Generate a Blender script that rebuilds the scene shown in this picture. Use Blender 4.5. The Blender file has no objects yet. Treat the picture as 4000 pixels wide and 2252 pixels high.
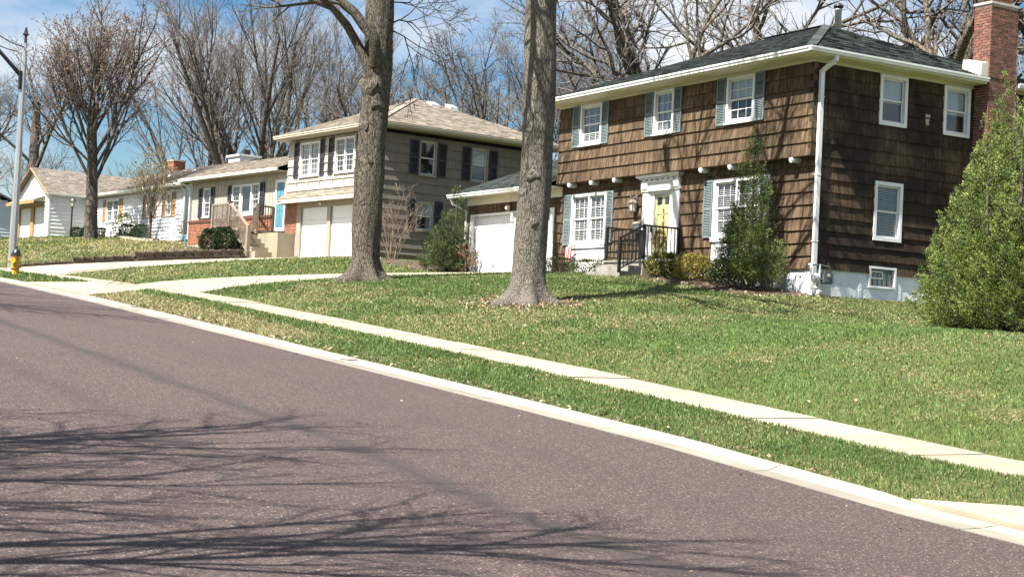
import bpy, math, random
import numpy as np
from mathutils import Vector, Matrix
PI = math.pi
SC = bpy.context.scene
COL = SC.collection
random.seed(7)
RNG = np.random.default_rng(11)

# ------------------------------------------------------------------ camera
cam_d = bpy.data.cameras.new('camera')
cam = bpy.data.objects.new('camera', cam_d)
COL.objects.link(cam)
SC.camera = cam
cam_d.sensor_width = 36.0
cam_d.lens = 6127.6 / 4000 * 36.0
cam_d.clip_start = 0.2
cam_d.clip_end = 3000
PITCH, ROLL, YAW = 0.0355087, -0.0503846, 0.5349529
dv = Vector((-math.cos(YAW)*math.cos(PITCH), math.sin(YAW)*math.cos(PITCH), math.sin(PITCH)))
rv = Vector((math.sin(YAW), math.cos(YAW), 0))
uv = rv.cross(dv)
r2 = rv*math.cos(ROLL) - uv*math.sin(ROLL)
u2 = rv*math.sin(ROLL) + uv*math.cos(ROLL)
Rm = Matrix((r2, u2, -dv)).transposed()
cam.matrix_world = Matrix.Translation((0, 0, 1.6)) @ Rm.to_4x4()

# ------------------------------------------------------------------ world and sun
SUNV = Vector((0.14, -0.64, 1.0)).normalized()
ELEV = math.asin(SUNV.z)
AZ = math.atan2(SUNV.x, SUNV.y)
world = bpy.data.worlds.new('World')
SC.world = world
world.use_nodes = True
nt = world.node_tree
nt.nodes.clear()
def wn(t): return nt.nodes.new(t)
sky = wn('ShaderNodeTexSky'); sky.sky_type = 'NISHITA'; sky.sun_disc = False
sky.sun_elevation = ELEV; sky.sun_rotation = AZ
sky.air_density = 1.0; sky.dust_density = 1.6; sky.ozone_density = 2.0
bg1 = wn('ShaderNodeBackground'); bg1.inputs[1].default_value = 0.05
bg2 = wn('ShaderNodeBackground'); bg2.inputs[0].default_value = (1, 1, 1, 1); bg2.inputs[1].default_value = 0.37
tc = wn('ShaderNodeTexCoord'); sep = wn('ShaderNodeSeparateXYZ'); zz_ = wn('ShaderNodeMath'); zz_.operation = 'MAXIMUM'; zz_.inputs[1].default_value = 0.0
za = wn('ShaderNodeMath'); za.operation = 'ADD'; za.inputs[1].default_value = 0.16
dvx = wn('ShaderNodeMath'); dvx.operation = 'DIVIDE'; dvy = wn('ShaderNodeMath'); dvy.operation = 'DIVIDE'; cmb = wn('ShaderNodeCombineXYZ')
mp = wn('ShaderNodeMapping'); mp.inputs['Location'].default_value = (2.1, 0.6, 0.0)
nt.links.new(tc.outputs['Generated'], sep.inputs[0]); nt.links.new(sep.outputs[2], zz_.inputs[0]); nt.links.new(zz_.outputs[0], za.inputs[0])
nt.links.new(sep.outputs[0], dvx.inputs[0]); nt.links.new(za.outputs[0], dvx.inputs[1]); nt.links.new(sep.outputs[1], dvy.inputs[0]); nt.links.new(za.outputs[0], dvy.inputs[1])
nt.links.new(dvx.outputs[0], cmb.inputs[0]); nt.links.new(dvy.outputs[0], cmb.inputs[1]); nt.links.new(cmb.outputs[0], mp.inputs[0])
no = wn('ShaderNodeTexNoise'); no.inputs['Scale'].default_value = 0.75; no.inputs['Detail'].default_value = 7; no.inputs['Roughness'].default_value = 0.56
rp = wn('ShaderNodeValToRGB'); rp.color_ramp.elements[0].position = 0.45; rp.color_ramp.elements[1].position = 0.59
mx = wn('ShaderNodeMixShader'); wo = wn('ShaderNodeOutputWorld')
L = nt.links.new
L(mp.outputs[0], no.inputs['Vector']); L(no.outputs[0], rp.inputs[0])
hs = wn('ShaderNodeHueSaturation'); hs.inputs['Saturation'].default_value = 1.5; hs.inputs['Value'].default_value = 1.1; L(sky.outputs[0], hs.inputs['Color']); L(hs.outputs[0], bg1.inputs[0]); L(rp.outputs[0], mx.inputs[0]); L(bg1.outputs[0], mx.inputs[1]); L(bg2.outputs[0], mx.inputs[2]); L(mx.outputs[0], wo.inputs[0])
sun_d = bpy.data.lights.new('sun', 'SUN'); sun_d.energy = 5.0; sun_d.angle = math.radians(0.53); sun_d.color = (1.0, 0.955, 0.88)
sun = bpy.data.objects.new('sun', sun_d); COL.objects.link(sun)
sun.location = (0, -60, 90)
sun.rotation_euler = SUNV.to_track_quat('Z', 'Y').to_euler()
SC.view_settings.view_transform = 'Standard'
SC.view_settings.look = 'None'
SC.view_settings.gamma = 1.0
SC.view_settings.use_curve_mapping = False
SC.view_settings.exposure = 1.5
try:
    SC.cycles.max_bounces = 6; SC.cycles.diffuse_bounces = 1; SC.cycles.transparent_max_bounces = 24; SC.cycles.caustics_reflective = False
except Exception:
    pass

# ------------------------------------------------------------------ materials
def new_mat(name):
    m = bpy.data.materials.new(name); m.use_nodes = True
    n = m.node_tree.nodes; n.clear()
    out = n.new('ShaderNodeOutputMaterial'); p = n.new('ShaderNodeBsdfPrincipled')
    m.node_tree.links.new(p.outputs[0], out.inputs[0])
    return m, m.node_tree, p, out
def rgba(c): return (c[0], c[1], c[2], 1)
def noise(t, scale, stretch=(1, 1, 1), detail=4, rough=0.55, seed=0.0):
    g = t.nodes.new('ShaderNodeNewGeometry'); m = t.nodes.new('ShaderNodeMapping'); n = t.nodes.new('ShaderNodeTexNoise')
    m.inputs['Scale'].default_value = stretch; m.inputs['Location'].default_value = (seed, seed*1.7, seed*0.6)
    n.inputs['Scale'].default_value = scale; n.inputs['Detail'].default_value = detail; n.inputs['Roughness'].default_value = rough
    t.links.new(g.outputs['Position'], m.inputs[0]); t.links.new(m.outputs[0], n.inputs['Vector'])
    return n.outputs[0]
def ramp(t, fac, stops):
    r = t.nodes.new('ShaderNodeValToRGB'); e = r.color_ramp.elements
    while len(e) < len(stops): e.new(0.5)
    for i, (p, c) in enumerate(stops):
        e[i].position = p; e[i].color = rgba(c)
    t.links.new(fac, r.inputs[0]); return r.outputs[0]
def mixc(t, fac, a, b, mode='MIX'):
    n = t.nodes.new('ShaderNodeMix'); n.data_type = 'RGBA'; n.blend_type = mode
    for s, v in ((0, fac), (6, a), (7, b)):
        if hasattr(v, 'is_linked'): t.links.new(v, n.inputs[s])
        else: n.inputs[s].default_value = v if s == 0 else rgba(v)
    return n.outputs[2]
def math_n(t, op, a, b=0.0, clamp=False):
    n = t.nodes.new('ShaderNodeMath'); n.operation = op; n.use_clamp = clamp
    for i, v in enumerate((a, b)):
        if hasattr(v, 'is_linked'): t.links.new(v, n.inputs[i])
        else: n.inputs[i].default_value = v
    return n.outputs[0]
def bump(t, p, h, strength, dist=0.02):
    b = t.nodes.new('ShaderNodeBump'); b.inputs['Strength'].default_value = strength; b.inputs['Distance'].default_value = dist
    t.links.new(h, b.inputs['Height']); t.links.new(b.outputs[0], p.inputs['Normal'])
def island_rand(t):
    g = t.nodes.new('ShaderNodeNewGeometry'); o = t.nodes.new('ShaderNodeObjectInfo')
    s = math_n(t, 'ADD', g.outputs['Random Per Island'], o.outputs['Random'])
    return math_n(t, 'FRACT', s)
def simple(name, col, rough=0.6, var=0.12, scale=3.0, stretch=(1, 1, 1), bmp=0.0, bscale=40, metal=0.0, spec=0.5, island=0.0, dirt=None):
    m, t, p, o = new_mat(name)
    f = noise(t, scale, stretch, 5)
    lo = tuple(c*(1-var) for c in col); hi = tuple(min(1, c*(1+var)) for c in col)
    c = ramp(t, f, [(0.3, lo), (0.7, hi)])
    if dirt:
        d = noise(t, dirt[0], dirt[3] if len(dirt) > 3 else (1, 1, 1), 6, 0.6, 3.1)
        c = mixc(t, math_n(t, 'MULTIPLY', ramp(t, d, [(0.5, (0, 0, 0)), (0.72, (1, 1, 1))]), dirt[1]), c, dirt[2])
    if island:
        r = island_rand(t)
        g = math_n(t, 'ADD', math_n(t, 'MULTIPLY', r, island*2), 1-island)
        v = t.nodes.new('ShaderNodeVectorMath'); v.operation = 'SCALE'
        t.links.new(c, v.inputs[0]); t.links.new(g, v.inputs['Scale']); c = v.outputs[0]
    t.links.new(c, p.inputs['Base Color'])
    p.inputs['Roughness'].default_value = rough; p.inputs['Metallic'].default_value = metal
    p.inputs['Specular IOR Level'].default_value = spec
    if bmp: bump(t, p, noise(t, bscale, stretch, 5, 0.6), bmp)
    return m
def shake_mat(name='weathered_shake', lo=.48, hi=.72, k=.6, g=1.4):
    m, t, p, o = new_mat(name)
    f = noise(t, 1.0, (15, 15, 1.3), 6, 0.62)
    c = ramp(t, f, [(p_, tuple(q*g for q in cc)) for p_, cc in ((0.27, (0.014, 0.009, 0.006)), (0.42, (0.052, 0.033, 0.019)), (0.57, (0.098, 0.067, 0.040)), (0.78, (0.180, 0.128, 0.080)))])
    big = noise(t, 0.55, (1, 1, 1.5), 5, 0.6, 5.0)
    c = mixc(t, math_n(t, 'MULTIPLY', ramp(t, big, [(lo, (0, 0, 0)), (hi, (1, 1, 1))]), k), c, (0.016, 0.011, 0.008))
    r = island_rand(t)
    v = t.nodes.new('ShaderNodeVectorMath'); v.operation = 'SCALE'
    t.links.new(c, v.inputs[0]); t.links.new(math_n(t, 'ADD', math_n(t, 'MULTIPLY', r, 0.4), 0.82), v.inputs['Scale'])
    t.links.new(v.outputs[0], p.inputs['Base Color']); p.inputs['Roughness'].default_value = 0.85
    p.inputs['Specular IOR Level'].default_value = 0.25
    bump(t, p, noise(t, 1.0, (60, 60, 3), 4), 0.35, 0.01)
    return m
def bark_mat(name, dark, mid, light, sc=1.0, bst=0.9):
    m, t, p, o = new_mat(name)
    g = t.nodes.new('ShaderNodeNewGeometry'); mpn = t.nodes.new('ShaderNodeMapping'); mpn.inputs['Scale'].default_value = (13*sc, 13*sc, 2.1*sc)
    nz = noise(t, 3.0*sc, (1, 1, 1), 3)
    t.links.new(g.outputs['Position'], mpn.inputs[0])
    ad = t.nodes.new('ShaderNodeVectorMath'); ad.operation = 'MULTIPLY_ADD'
    cx = t.nodes.new('ShaderNodeCombineXYZ'); t.links.new(nz, cx.inputs[0]); t.links.new(nz, cx.inputs[1])
    t.links.new(cx.outputs[0], ad.inputs[0]); ad.inputs[1].default_value = (3, 3, 0); t.links.new(mpn.outputs[0], ad.inputs[2])
    vo = t.nodes.new('ShaderNodeTexVoronoi'); vo.feature = 'DISTANCE_TO_EDGE'; vo.inputs['Scale'].default_value = 1.0
    t.links.new(ad.outputs[0], vo.inputs['Vector'])
    fine = noise(t, 1.0, (22*sc, 22*sc, 1.8*sc), 5, 0.68)
    h = math_n(t, 'ADD', math_n(t, 'MULTIPLY', ramp(t, vo.outputs['Distance'], [(0.0, (0, 0, 0)), (0.16, (1, 1, 1))]), 0.7), math_n(t, 'MULTIPLY', math_n(t, 'SUBTRACT', math_n(t, 'MULTIPLY', fine, 2.2), 0.6), 0.5))
    c = ramp(t, h, [(0.2, dark), (0.65, mid), (1.0, light)])
    big = noise(t, 0.9, (1, 1, 0.7), 5, 0.6, 9.0)
    c = mixc(t, math_n(t, 'MULTIPLY', ramp(t, big, [(0.5, (0, 0, 0)), (0.7, (1, 1, 1))]), 0.4), c, dark)
    t.links.new(c, p.inputs['Base Color']); p.inputs['Roughness'].default_value = 0.9; p.inputs['Specular IOR Level'].default_value = 0.2
    bump(t, p, h, bst, 0.03)
    return m
def attr_mat(name, rough=0.6, transl=0.35, attr='tint'):
    m, t, p, o = new_mat(name)
    a = t.nodes.new('ShaderNodeAttribute'); a.attribute_name = attr
    t.links.new(a.outputs['Color'], p.inputs['Base Color']); p.inputs['Roughness'].default_value = rough
    p.inputs['Specular IOR Level'].default_value = 0.3
    tr = t.nodes.new('ShaderNodeBsdfTranslucent'); t.links.new(a.outputs['Color'], tr.inputs[0])
    ms = t.nodes.new('ShaderNodeMixShader'); ms.inputs[0].default_value = transl
    t.links.new(p.outputs[0], ms.inputs[1]); t.links.new(tr.outputs[0], ms.inputs[2]); t.links.new(ms.outputs[0], o.inputs[0])
    return m
def glass_mat():
    m, t, p, o = new_mat('window_glass')
    fr = t.nodes.new('ShaderNodeLayerWeight'); fr.inputs['Blend'].default_value = 0.5
    gl = t.nodes.new('ShaderNodeBsdfGlossy'); gl.inputs['Roughness'].default_value = 0.03
    tr = t.nodes.new('ShaderNodeBsdfTransparent'); tr.inputs[0].default_value = (0.95, 0.965, 0.96, 1)
    ms = t.nodes.new('ShaderNodeMixShader')
    t.links.new(math_n(t, 'ADD', math_n(t, 'MULTIPLY', math_n(t, 'POWER', fr.outputs['Facing'], 4.0), 0.8), 0.06, True), ms.inputs[0])
    t.links.new(tr.outputs[0], ms.inputs[1]); t.links.new(gl.outputs[0], ms.inputs[2]); t.links.new(ms.outputs[0], o.inputs[0])
    return m
def asphalt_mat():
    m, t, p, o = new_mat('reddish_asphalt')
    f = noise(t, 34, (1, 1, 1), 4, 0.8)
    c = ramp(t, f, [(0.3, (0.034, 0.025, 0.0235)), (0.5, (0.071, 0.0525, 0.0485)), (0.64, (0.115, 0.087, 0.08)), (0.76, (0.28, 0.235, 0.22))])
    gv = t.nodes.new('ShaderNodeNewGeometry'); vo = t.nodes.new('ShaderNodeTexVoronoi'); vo.inputs['Scale'].default_value = 72
    t.links.new(gv.outputs['Position'], vo.inputs['Vector']); sv = t.nodes.new('ShaderNodeSeparateColor'); t.links.new(vo.outputs['Color'], sv.inputs[0])
    gs = ramp(t, sv.outputs[0], [(0.0, (0.5, 0.5, 0.5)), (0.55, (0.9, 0.88, 0.87)), (0.86, (1.35, 1.25, 1.2)), (0.955, (2.2, 2.0, 1.9)), (1.0, (5.0, 4.5, 4.3))])
    c = mixc(t, 0.85, c, gs, 'MULTIPLY')
    b = noise(t, 0.35, (1, 1, 1), 5, 0.6, 2.0)
    c = mixc(t, math_n(t, 'MULTIPLY', ramp(t, b, [(0.4, (0, 0, 0)), (0.7, (1, 1, 1))]), 0.28), c, (0.05, 0.041, 0.037))
    # worn, oil-darkened lane strips running along the street
    g = t.nodes.new('ShaderNodeNewGeometry'); s = t.nodes.new('ShaderNodeSeparateXYZ'); t.links.new(g.outputs['Position'], s.inputs[0])
    w = noise(t, 1.0, (0.5, 0.9, 1), 4, 0.6, 7.0)
    for y0, wd, k in ((6.85, 0.17, 0.6), (5.1, 0.2, 0.32), (9.0, 0.3, 0.12)):
        dd = math_n(t, 'ABSOLUTE', math_n(t, 'SUBTRACT', math_n(t, 'ADD', s.outputs[1], math_n(t, 'MULTIPLY', w, 0.5)), y0+0.25))
        fac = math_n(t, 'SUBTRACT', 1.0, math_n(t, 'DIVIDE', dd, wd*1.6), True)
        fac = math_n(t, 'MULTIPLY', math_n(t, 'MULTIPLY', fac, k), math_n(t, 'ADD', w, 0.6), True)
        c = mixc(t, fac, c, (0.03, 0.028, 0.027))
    t.links.new(c, p.inputs['Base Color']); p.inputs['Roughness'].default_value = 0.8; p.inputs['Specular IOR Level'].default_value = 0.35
    bump(t, p, noise(t, 90, (1, 1, 1), 3, 0.7), 0.9, 0.012)
    return m
def turf_mat():
    m, t, p, o = new_mat('turf_soil')
    f = noise(t, 7, (1, 1, 1), 6, 0.65)
    c = ramp(t, f, [(0.28, (0.045, 0.062, 0.016)), (0.55, (0.085, 0.10, 0.03)), (0.8, (0.17, 0.15, 0.07))])
    d = noise(t, 0.5, (1, 1, 1), 5, 0.6, 4.0)
    c = mixc(t, math_n(t, 'MULTIPLY', ramp(t, d, [(0.45, (0, 0, 0)), (0.7, (1, 1, 1))]), 0.3), c, (0.22, 0.19, 0.095))
    t.links.new(c, p.inputs['Base Color']); p.inputs['Roughness'].default_value = 0.95; p.inputs['Specular IOR Level'].default_value = 0.1
    bump(t, p, noise(t, 30, (1, 1, 1), 5, 0.7), 1.0, 0.03)
    return m
MT = {}
def setup_mats():
    M = MT
    M['shake'] = shake_mat()
    M['shake_stained_shaded'] = shake_mat('stained_shaded_shake', .30, .58, .88, 1.25)  # side wall copy: heavier stain plus the wall's shade darkened into the colour
    M['white'] = simple('white_paint', (0.80, 0.80, 0.78), 0.45, 0.05, 2.0, dirt=(1.2, 0.22, (0.55, 0.53, 0.47), (1, 1, 0.5)))
    M['white_door'] = simple('white_door_paint', (0.80, 0.81, 0.82), 0.4, 0.05, 1.2)
    M['cream'] = simple('cream_paint', (0.74, 0.70, 0.55), 0.5, 0.06, 1.5, dirt=(1.6, 0.3, (0.42, 0.34, 0.20)))
    M['gutter'] = simple('white_gutter_metal', (0.80, 0.81, 0.80), 0.3, 0.05, 2.0, dirt=(3, 0.15, (0.5, 0.48, 0.42)))
    M['foundation'] = simple('whitewashed_block', (0.72, 0.75, 0.78), 0.8, 0.1, 2.5, bmp=0.5, bscale=14, dirt=(1.8, 0.35, (0.45, 0.46, 0.46)))
    M['green_roof'] = simple('dark_green_shingle', (0.043, 0.052, 0.047), 0.9, 0.42, 5.0, (1, 1, 1), 0.6, 60, island=0.42, spec=0.25)
    M['tan_roof'] = simple('tan_shingle', (0.235, 0.203, 0.162), 0.9, 0.25, 6.0, (1, 1, 1), 0.5, 60, island=0.28, spec=0.2)
    M['brown_roof'] = simple('grey_brown_shingle', (0.19, 0.165, 0.14), 0.9, 0.25, 5.0, (1, 1, 1), 0.5, 60, island=0.28, spec=0.2)
    M['shutter'] = simple('sage_shutter_paint', (0.165, 0.21, 0.215), 0.55, 0.15, 3, dirt=(2.5, 0.35, (0.09, 0.12, 0.125), (1, 1, 0.4)))
    M['navy'] = simple('charcoal_shutter_paint', (0.035, 0.038, 0.048), 0.5, 0.15, 3)
    M['yellow'] = simple('yellow_door_paint', (0.82, 0.70, 0.32), 0.45, 0.06, 2)
    M['teal'] = simple('blue_door_paint', (0.09, 0.25, 0.32), 0.5, 0.08, 2)
    M['dark'] = simple('dark_interior', (0.012, 0.013, 0.015), 0.9, 0.1, 1)
    M['black'] = simple('black_painted_metal', (0.012, 0.011, 0.011), 0.4, 0.15, 6)
    M['glass'] = glass_mat()
    M['blind'] = simple('white_blind', (0.62, 0.63, 0.62), 0.6, 0.05, 3)
    M['shade'] = simple('pale_window_shade', (0.44, 0.50, 0.53), 0.7, 0.1, 2)
    M['curtain'] = simple('grey_curtain', (0.22, 0.25, 0.28), 0.8, 0.35, 1.0, (9, 9, 0.6))
    M['brick'] = simple('red_brick', (0.185, 0.078, 0.055), 0.85, 0.28, 9, bmp=0.5, bscale=50, island=0.38, dirt=(1.3, 0.45, (0.06, 0.04, 0.035)))
    M['obrick'] = simple('orange_brick', (0.29, 0.108, 0.058), 0.85, 0.25, 9, bmp=0.5, bscale=50, island=0.32)
    M['mortar'] = simple('pale_mortar', (0.50, 0.45, 0.41), 0.95, 0.15, 9, bmp=0.5, bscale=60)
    M['cap_brick'] = simple('dark_red_brick_cap', (0.13, 0.04, 0.03), 0.8, 0.2, 9)
    M['flash'] = simple('beige_flashing_metal', (0.58, 0.56, 0.46), 0.45, 0.08, 3, dirt=(4, 0.3, (0.35, 0.33, 0.28)))
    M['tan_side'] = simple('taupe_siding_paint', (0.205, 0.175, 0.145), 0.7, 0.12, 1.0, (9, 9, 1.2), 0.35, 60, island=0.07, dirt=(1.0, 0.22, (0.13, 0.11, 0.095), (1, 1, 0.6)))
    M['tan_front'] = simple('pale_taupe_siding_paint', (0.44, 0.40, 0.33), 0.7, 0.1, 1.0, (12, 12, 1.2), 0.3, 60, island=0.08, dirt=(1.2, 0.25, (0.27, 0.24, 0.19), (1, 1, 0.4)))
    M['tan_trim'] = simple('taupe_trim_paint', (0.33, 0.29, 0.23), 0.6, 0.1, 2)
    M['tan_gut'] = simple('light_taupe_gutter', (0.52, 0.47, 0.39), 0.4, 0.07, 2)
    M['white_side'] = simple('white_clapboard_paint', (0.74, 0.75, 0.74), 0.55, 0.05, 1.2, (4, 4, 1), island=0.04)
    M['grey_side'] = simple('pale_blue_clapboard_paint', (0.58, 0.64, 0.68), 0.55, 0.06, 1.2, island=0.04)
    M['wood'] = simple('golden_wood_trim', (0.44, 0.24, 0.10), 0.6, 0.2, 1.0, (14, 14, 1.5), 0.2, 60)
    M['deck'] = simple('weathered_deck_wood', (0.27, 0.22, 0.175), 0.8, 0.2, 1.0, (10, 10, 10), 0.3, 60, island=0.1)
    M['deckdark'] = simple('dark_deck_rail_wood', (0.10, 0.07, 0.052), 0.75, 0.2, 6, island=0.1)
    M['concrete'] = simple('concrete', (0.33, 0.285, 0.205), 0.85, 0.12, 1.6, (1, 1, 1), 0.35, 45, island=0.09, dirt=(0.9, 0.22, (0.235, 0.20, 0.145)))
    M['curb'] = simple('curb_concrete', (0.315, 0.285, 0.225), 0.85, 0.12, 1.8, (1, 1, 1), 0.3, 45, island=0.04, dirt=(1.1, 0.5, (0.17, 0.158, 0.135), (.35, 2.2, 1)))
    M['pan'] = simple('stained_gutter_concrete', (0.225, 0.205, 0.165), 0.88, 0.14, 1.5, (1, 1, 1), 0.3, 45, island=0.06, dirt=(1.4, 0.5, (0.12, 0.108, 0.09), (.3, 3, 1)))
    M['step'] = simple('grey_step_concrete', (0.27, 0.255, 0.22), 0.9, 0.18, 3, bmp=0.5, bscale=25, dirt=(2.5, 0.4, (0.11, 0.10, 0.085)))
    M['block'] = simple('concrete_retaining_block', (0.12, 0.095, 0.075), 0.95, 0.3, 7, bmp=0.9, bscale=25, island=0.3)
    M['asphalt'] = asphalt_mat()
    M['turf'] = turf_mat()
    M['mulch'] = simple('leafy_mulch', (0.075, 0.05, 0.033), 0.95, 0.5, 9, bmp=1.0, bscale=22)
    M['bark1'] = bark_mat('dark_ridged_bark', (0.04, 0.034, 0.027), (0.105, 0.09, 0.07), (0.17, 0.15, 0.12), 1.7)
    M['bark2'] = bark_mat('pale_grey_bark', (0.06, 0.052, 0.042), (0.145, 0.128, 0.104), (0.205, 0.185, 0.155), 1.9, 0.8)
    M['bark3'] = bark_mat('grey_brown_bark', (0.034, 0.028, 0.023), (0.10, 0.084, 0.07), (0.165, 0.143, 0.12), 0.8)
    M['bark4'] = bark_mat('tawny_bark', (0.035, 0.028, 0.021), (0.105, 0.087, 0.066), (0.185, 0.158, 0.12), 0.7)
    M['twig'] = simple('grey_brown_twig', (0.165, 0.15, 0.14), 0.85, 0.3, 2, spec=0.2)
    M['twig_red'] = simple('reddish_brown_twig', (0.15, 0.118, 0.108), 0.85, 0.35, 2, spec=0.2)
    M['twig_tan'] = simple('tan_twig', (0.24, 0.18, 0.13), 0.85, 0.3, 2, spec=0.2)
    M['leaf'] = attr_mat('foliage', 0.55, 0.3)
    M['grass'] = attr_mat('grass_blade', 0.5, 0.35)
    M['litter'] = attr_mat('dry_leaf', 0.7, 0.15)
    M['steel'] = simple('galvanised_steel', (0.42, 0.44, 0.45), 0.42, 0.15, 3, (1, 1, 0.4), metal=0.6)
    M['cable'] = simple('dark_cable', (0.02, 0.02, 0.022), 0.6, 0.1, 3)
    M['hyd_yellow'] = simple('yellow_hydrant_paint', (0.62, 0.33, 0.035), 0.45, 0.12, 8, dirt=(6, 0.3, (0.3, 0.16, 0.04)))
    M['hyd_black'] = simple('black_hydrant_paint', (0.016, 0.015, 0.015), 0.35, 0.1, 8)
    M['gas'] = simple('grey_meter_paint', (0.10, 0.115, 0.12), 0.4, 0.2, 6, metal=0.2)
    M['pipe'] = simple('pale_pipe_paint', (0.55, 0.57, 0.58), 0.5, 0.12, 6)
    M['lantern'] = simple('weathered_lantern_metal', (0.24, 0.23, 0.20), 0.5, 0.25, 12)
    M['lampglass'] = simple('frosted_lamp_glass', (0.62, 0.60, 0.52), 0.15, 0.1, 6)
    M['copper'] = simple('copper_lantern_metal', (0.34, 0.13, 0.06), 0.4, 0.2, 9, metal=0.5)
    M['blue'] = simple('light_blue_plastic', (0.16, 0.42, 0.62), 0.45, 0.08, 4)
    M['red'] = simple('red_flag_cloth', (0.62, 0.05, 0.06), 0.7, 0.1, 9)
    M['whitecloth'] = simple('white_flag_cloth', (0.78, 0.74, 0.74), 0.7, 0.06, 9)
    M['stone'] = simple('pale_edging_stone', (0.42, 0.36, 0.28), 0.9, 0.2, 6, bmp=0.6, bscale=25, island=0.2)
    M['number'] = simple('dark_number_paint', (0.02, 0.018, 0.012), 0.6, 0.1, 6)
    M['vent'] = simple('grey_vent_pipe', (0.50, 0.51, 0.52), 0.4, 0.15, 7, metal=0.3)
setup_mats()
EMIT, _t, _p, _o = new_mat('warm_lit_bulb')
_p.inputs['Base Color'].default_value = (0.9, 0.7, 0.4, 1)
_p.inputs['Emission Color'].default_value = (1.0, 0.62, 0.28, 1); _p.inputs['Emission Strength'].default_value = 2.5

# ------------------------------------------------------------------ scene helpers
OFF = {}
def tag(o, label=None, cat=None, group=None, kind=None):
    if label: o['label'] = label
    if cat: o['category'] = cat
    if group: o['group'] = group
    if kind: o['kind'] = kind
    return o
def root(name, loc, label=None, cat=None, group=None, kind=None, rotz=0.0, house=None):
    o = bpy.data.objects.new(name, None); COL.objects.link(o)
    o.empty_display_size = 0.2
    o.location = loc; o.rotation_euler = (0, 0, rotz)
    OFF[o] = np.array(house if house is not None else loc, float)
    return tag(o, label, cat, group, kind)
def top(o):
    while o.parent: o = o.parent
    return o
def mesh_obj(name, verts, faces, m, parent=None, smooth=False, tint=None):
    v = np.asarray(verts, np.float32).reshape(-1, 3)
    if parent is not None: v = v - OFF[top(parent)].astype(np.float32)
    me = bpy.data.meshes.new(name)
    if isinstance(faces, np.ndarray):
        k = faces.shape[1]; n = faces.shape[0]
        me.vertices.add(len(v)); me.vertices.foreach_set('co', v.ravel())
        me.loops.add(n*k); me.loops.foreach_set('vertex_index', faces.astype(np.int32).ravel())
        me.polygons.add(n); me.polygons.foreach_set('loop_start', np.arange(0, n*k, k, dtype=np.int32))
        me.polygons.foreach_set('loop_total', np.full(n, k, np.int32))
        me.update(calc_edges=True)
    else:
        me.from_pydata(v.tolist(), [], faces)
    if tint is not None:
        a = me.attributes.new('tint', 'FLOAT_COLOR', 'POINT')
        c = np.ones((len(v), 4), np.float32); c[:, :3] = tint
        a.data.foreach_set('color', c.ravel())
    me.materials.append(m)
    if smooth: me.polygons.foreach_set('use_smooth', np.ones(len(me.polygons), bool))
    o = bpy.data.objects.new(name, me); COL.objects.link(o)
    if parent is not None: o.parent = parent
    return o
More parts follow.
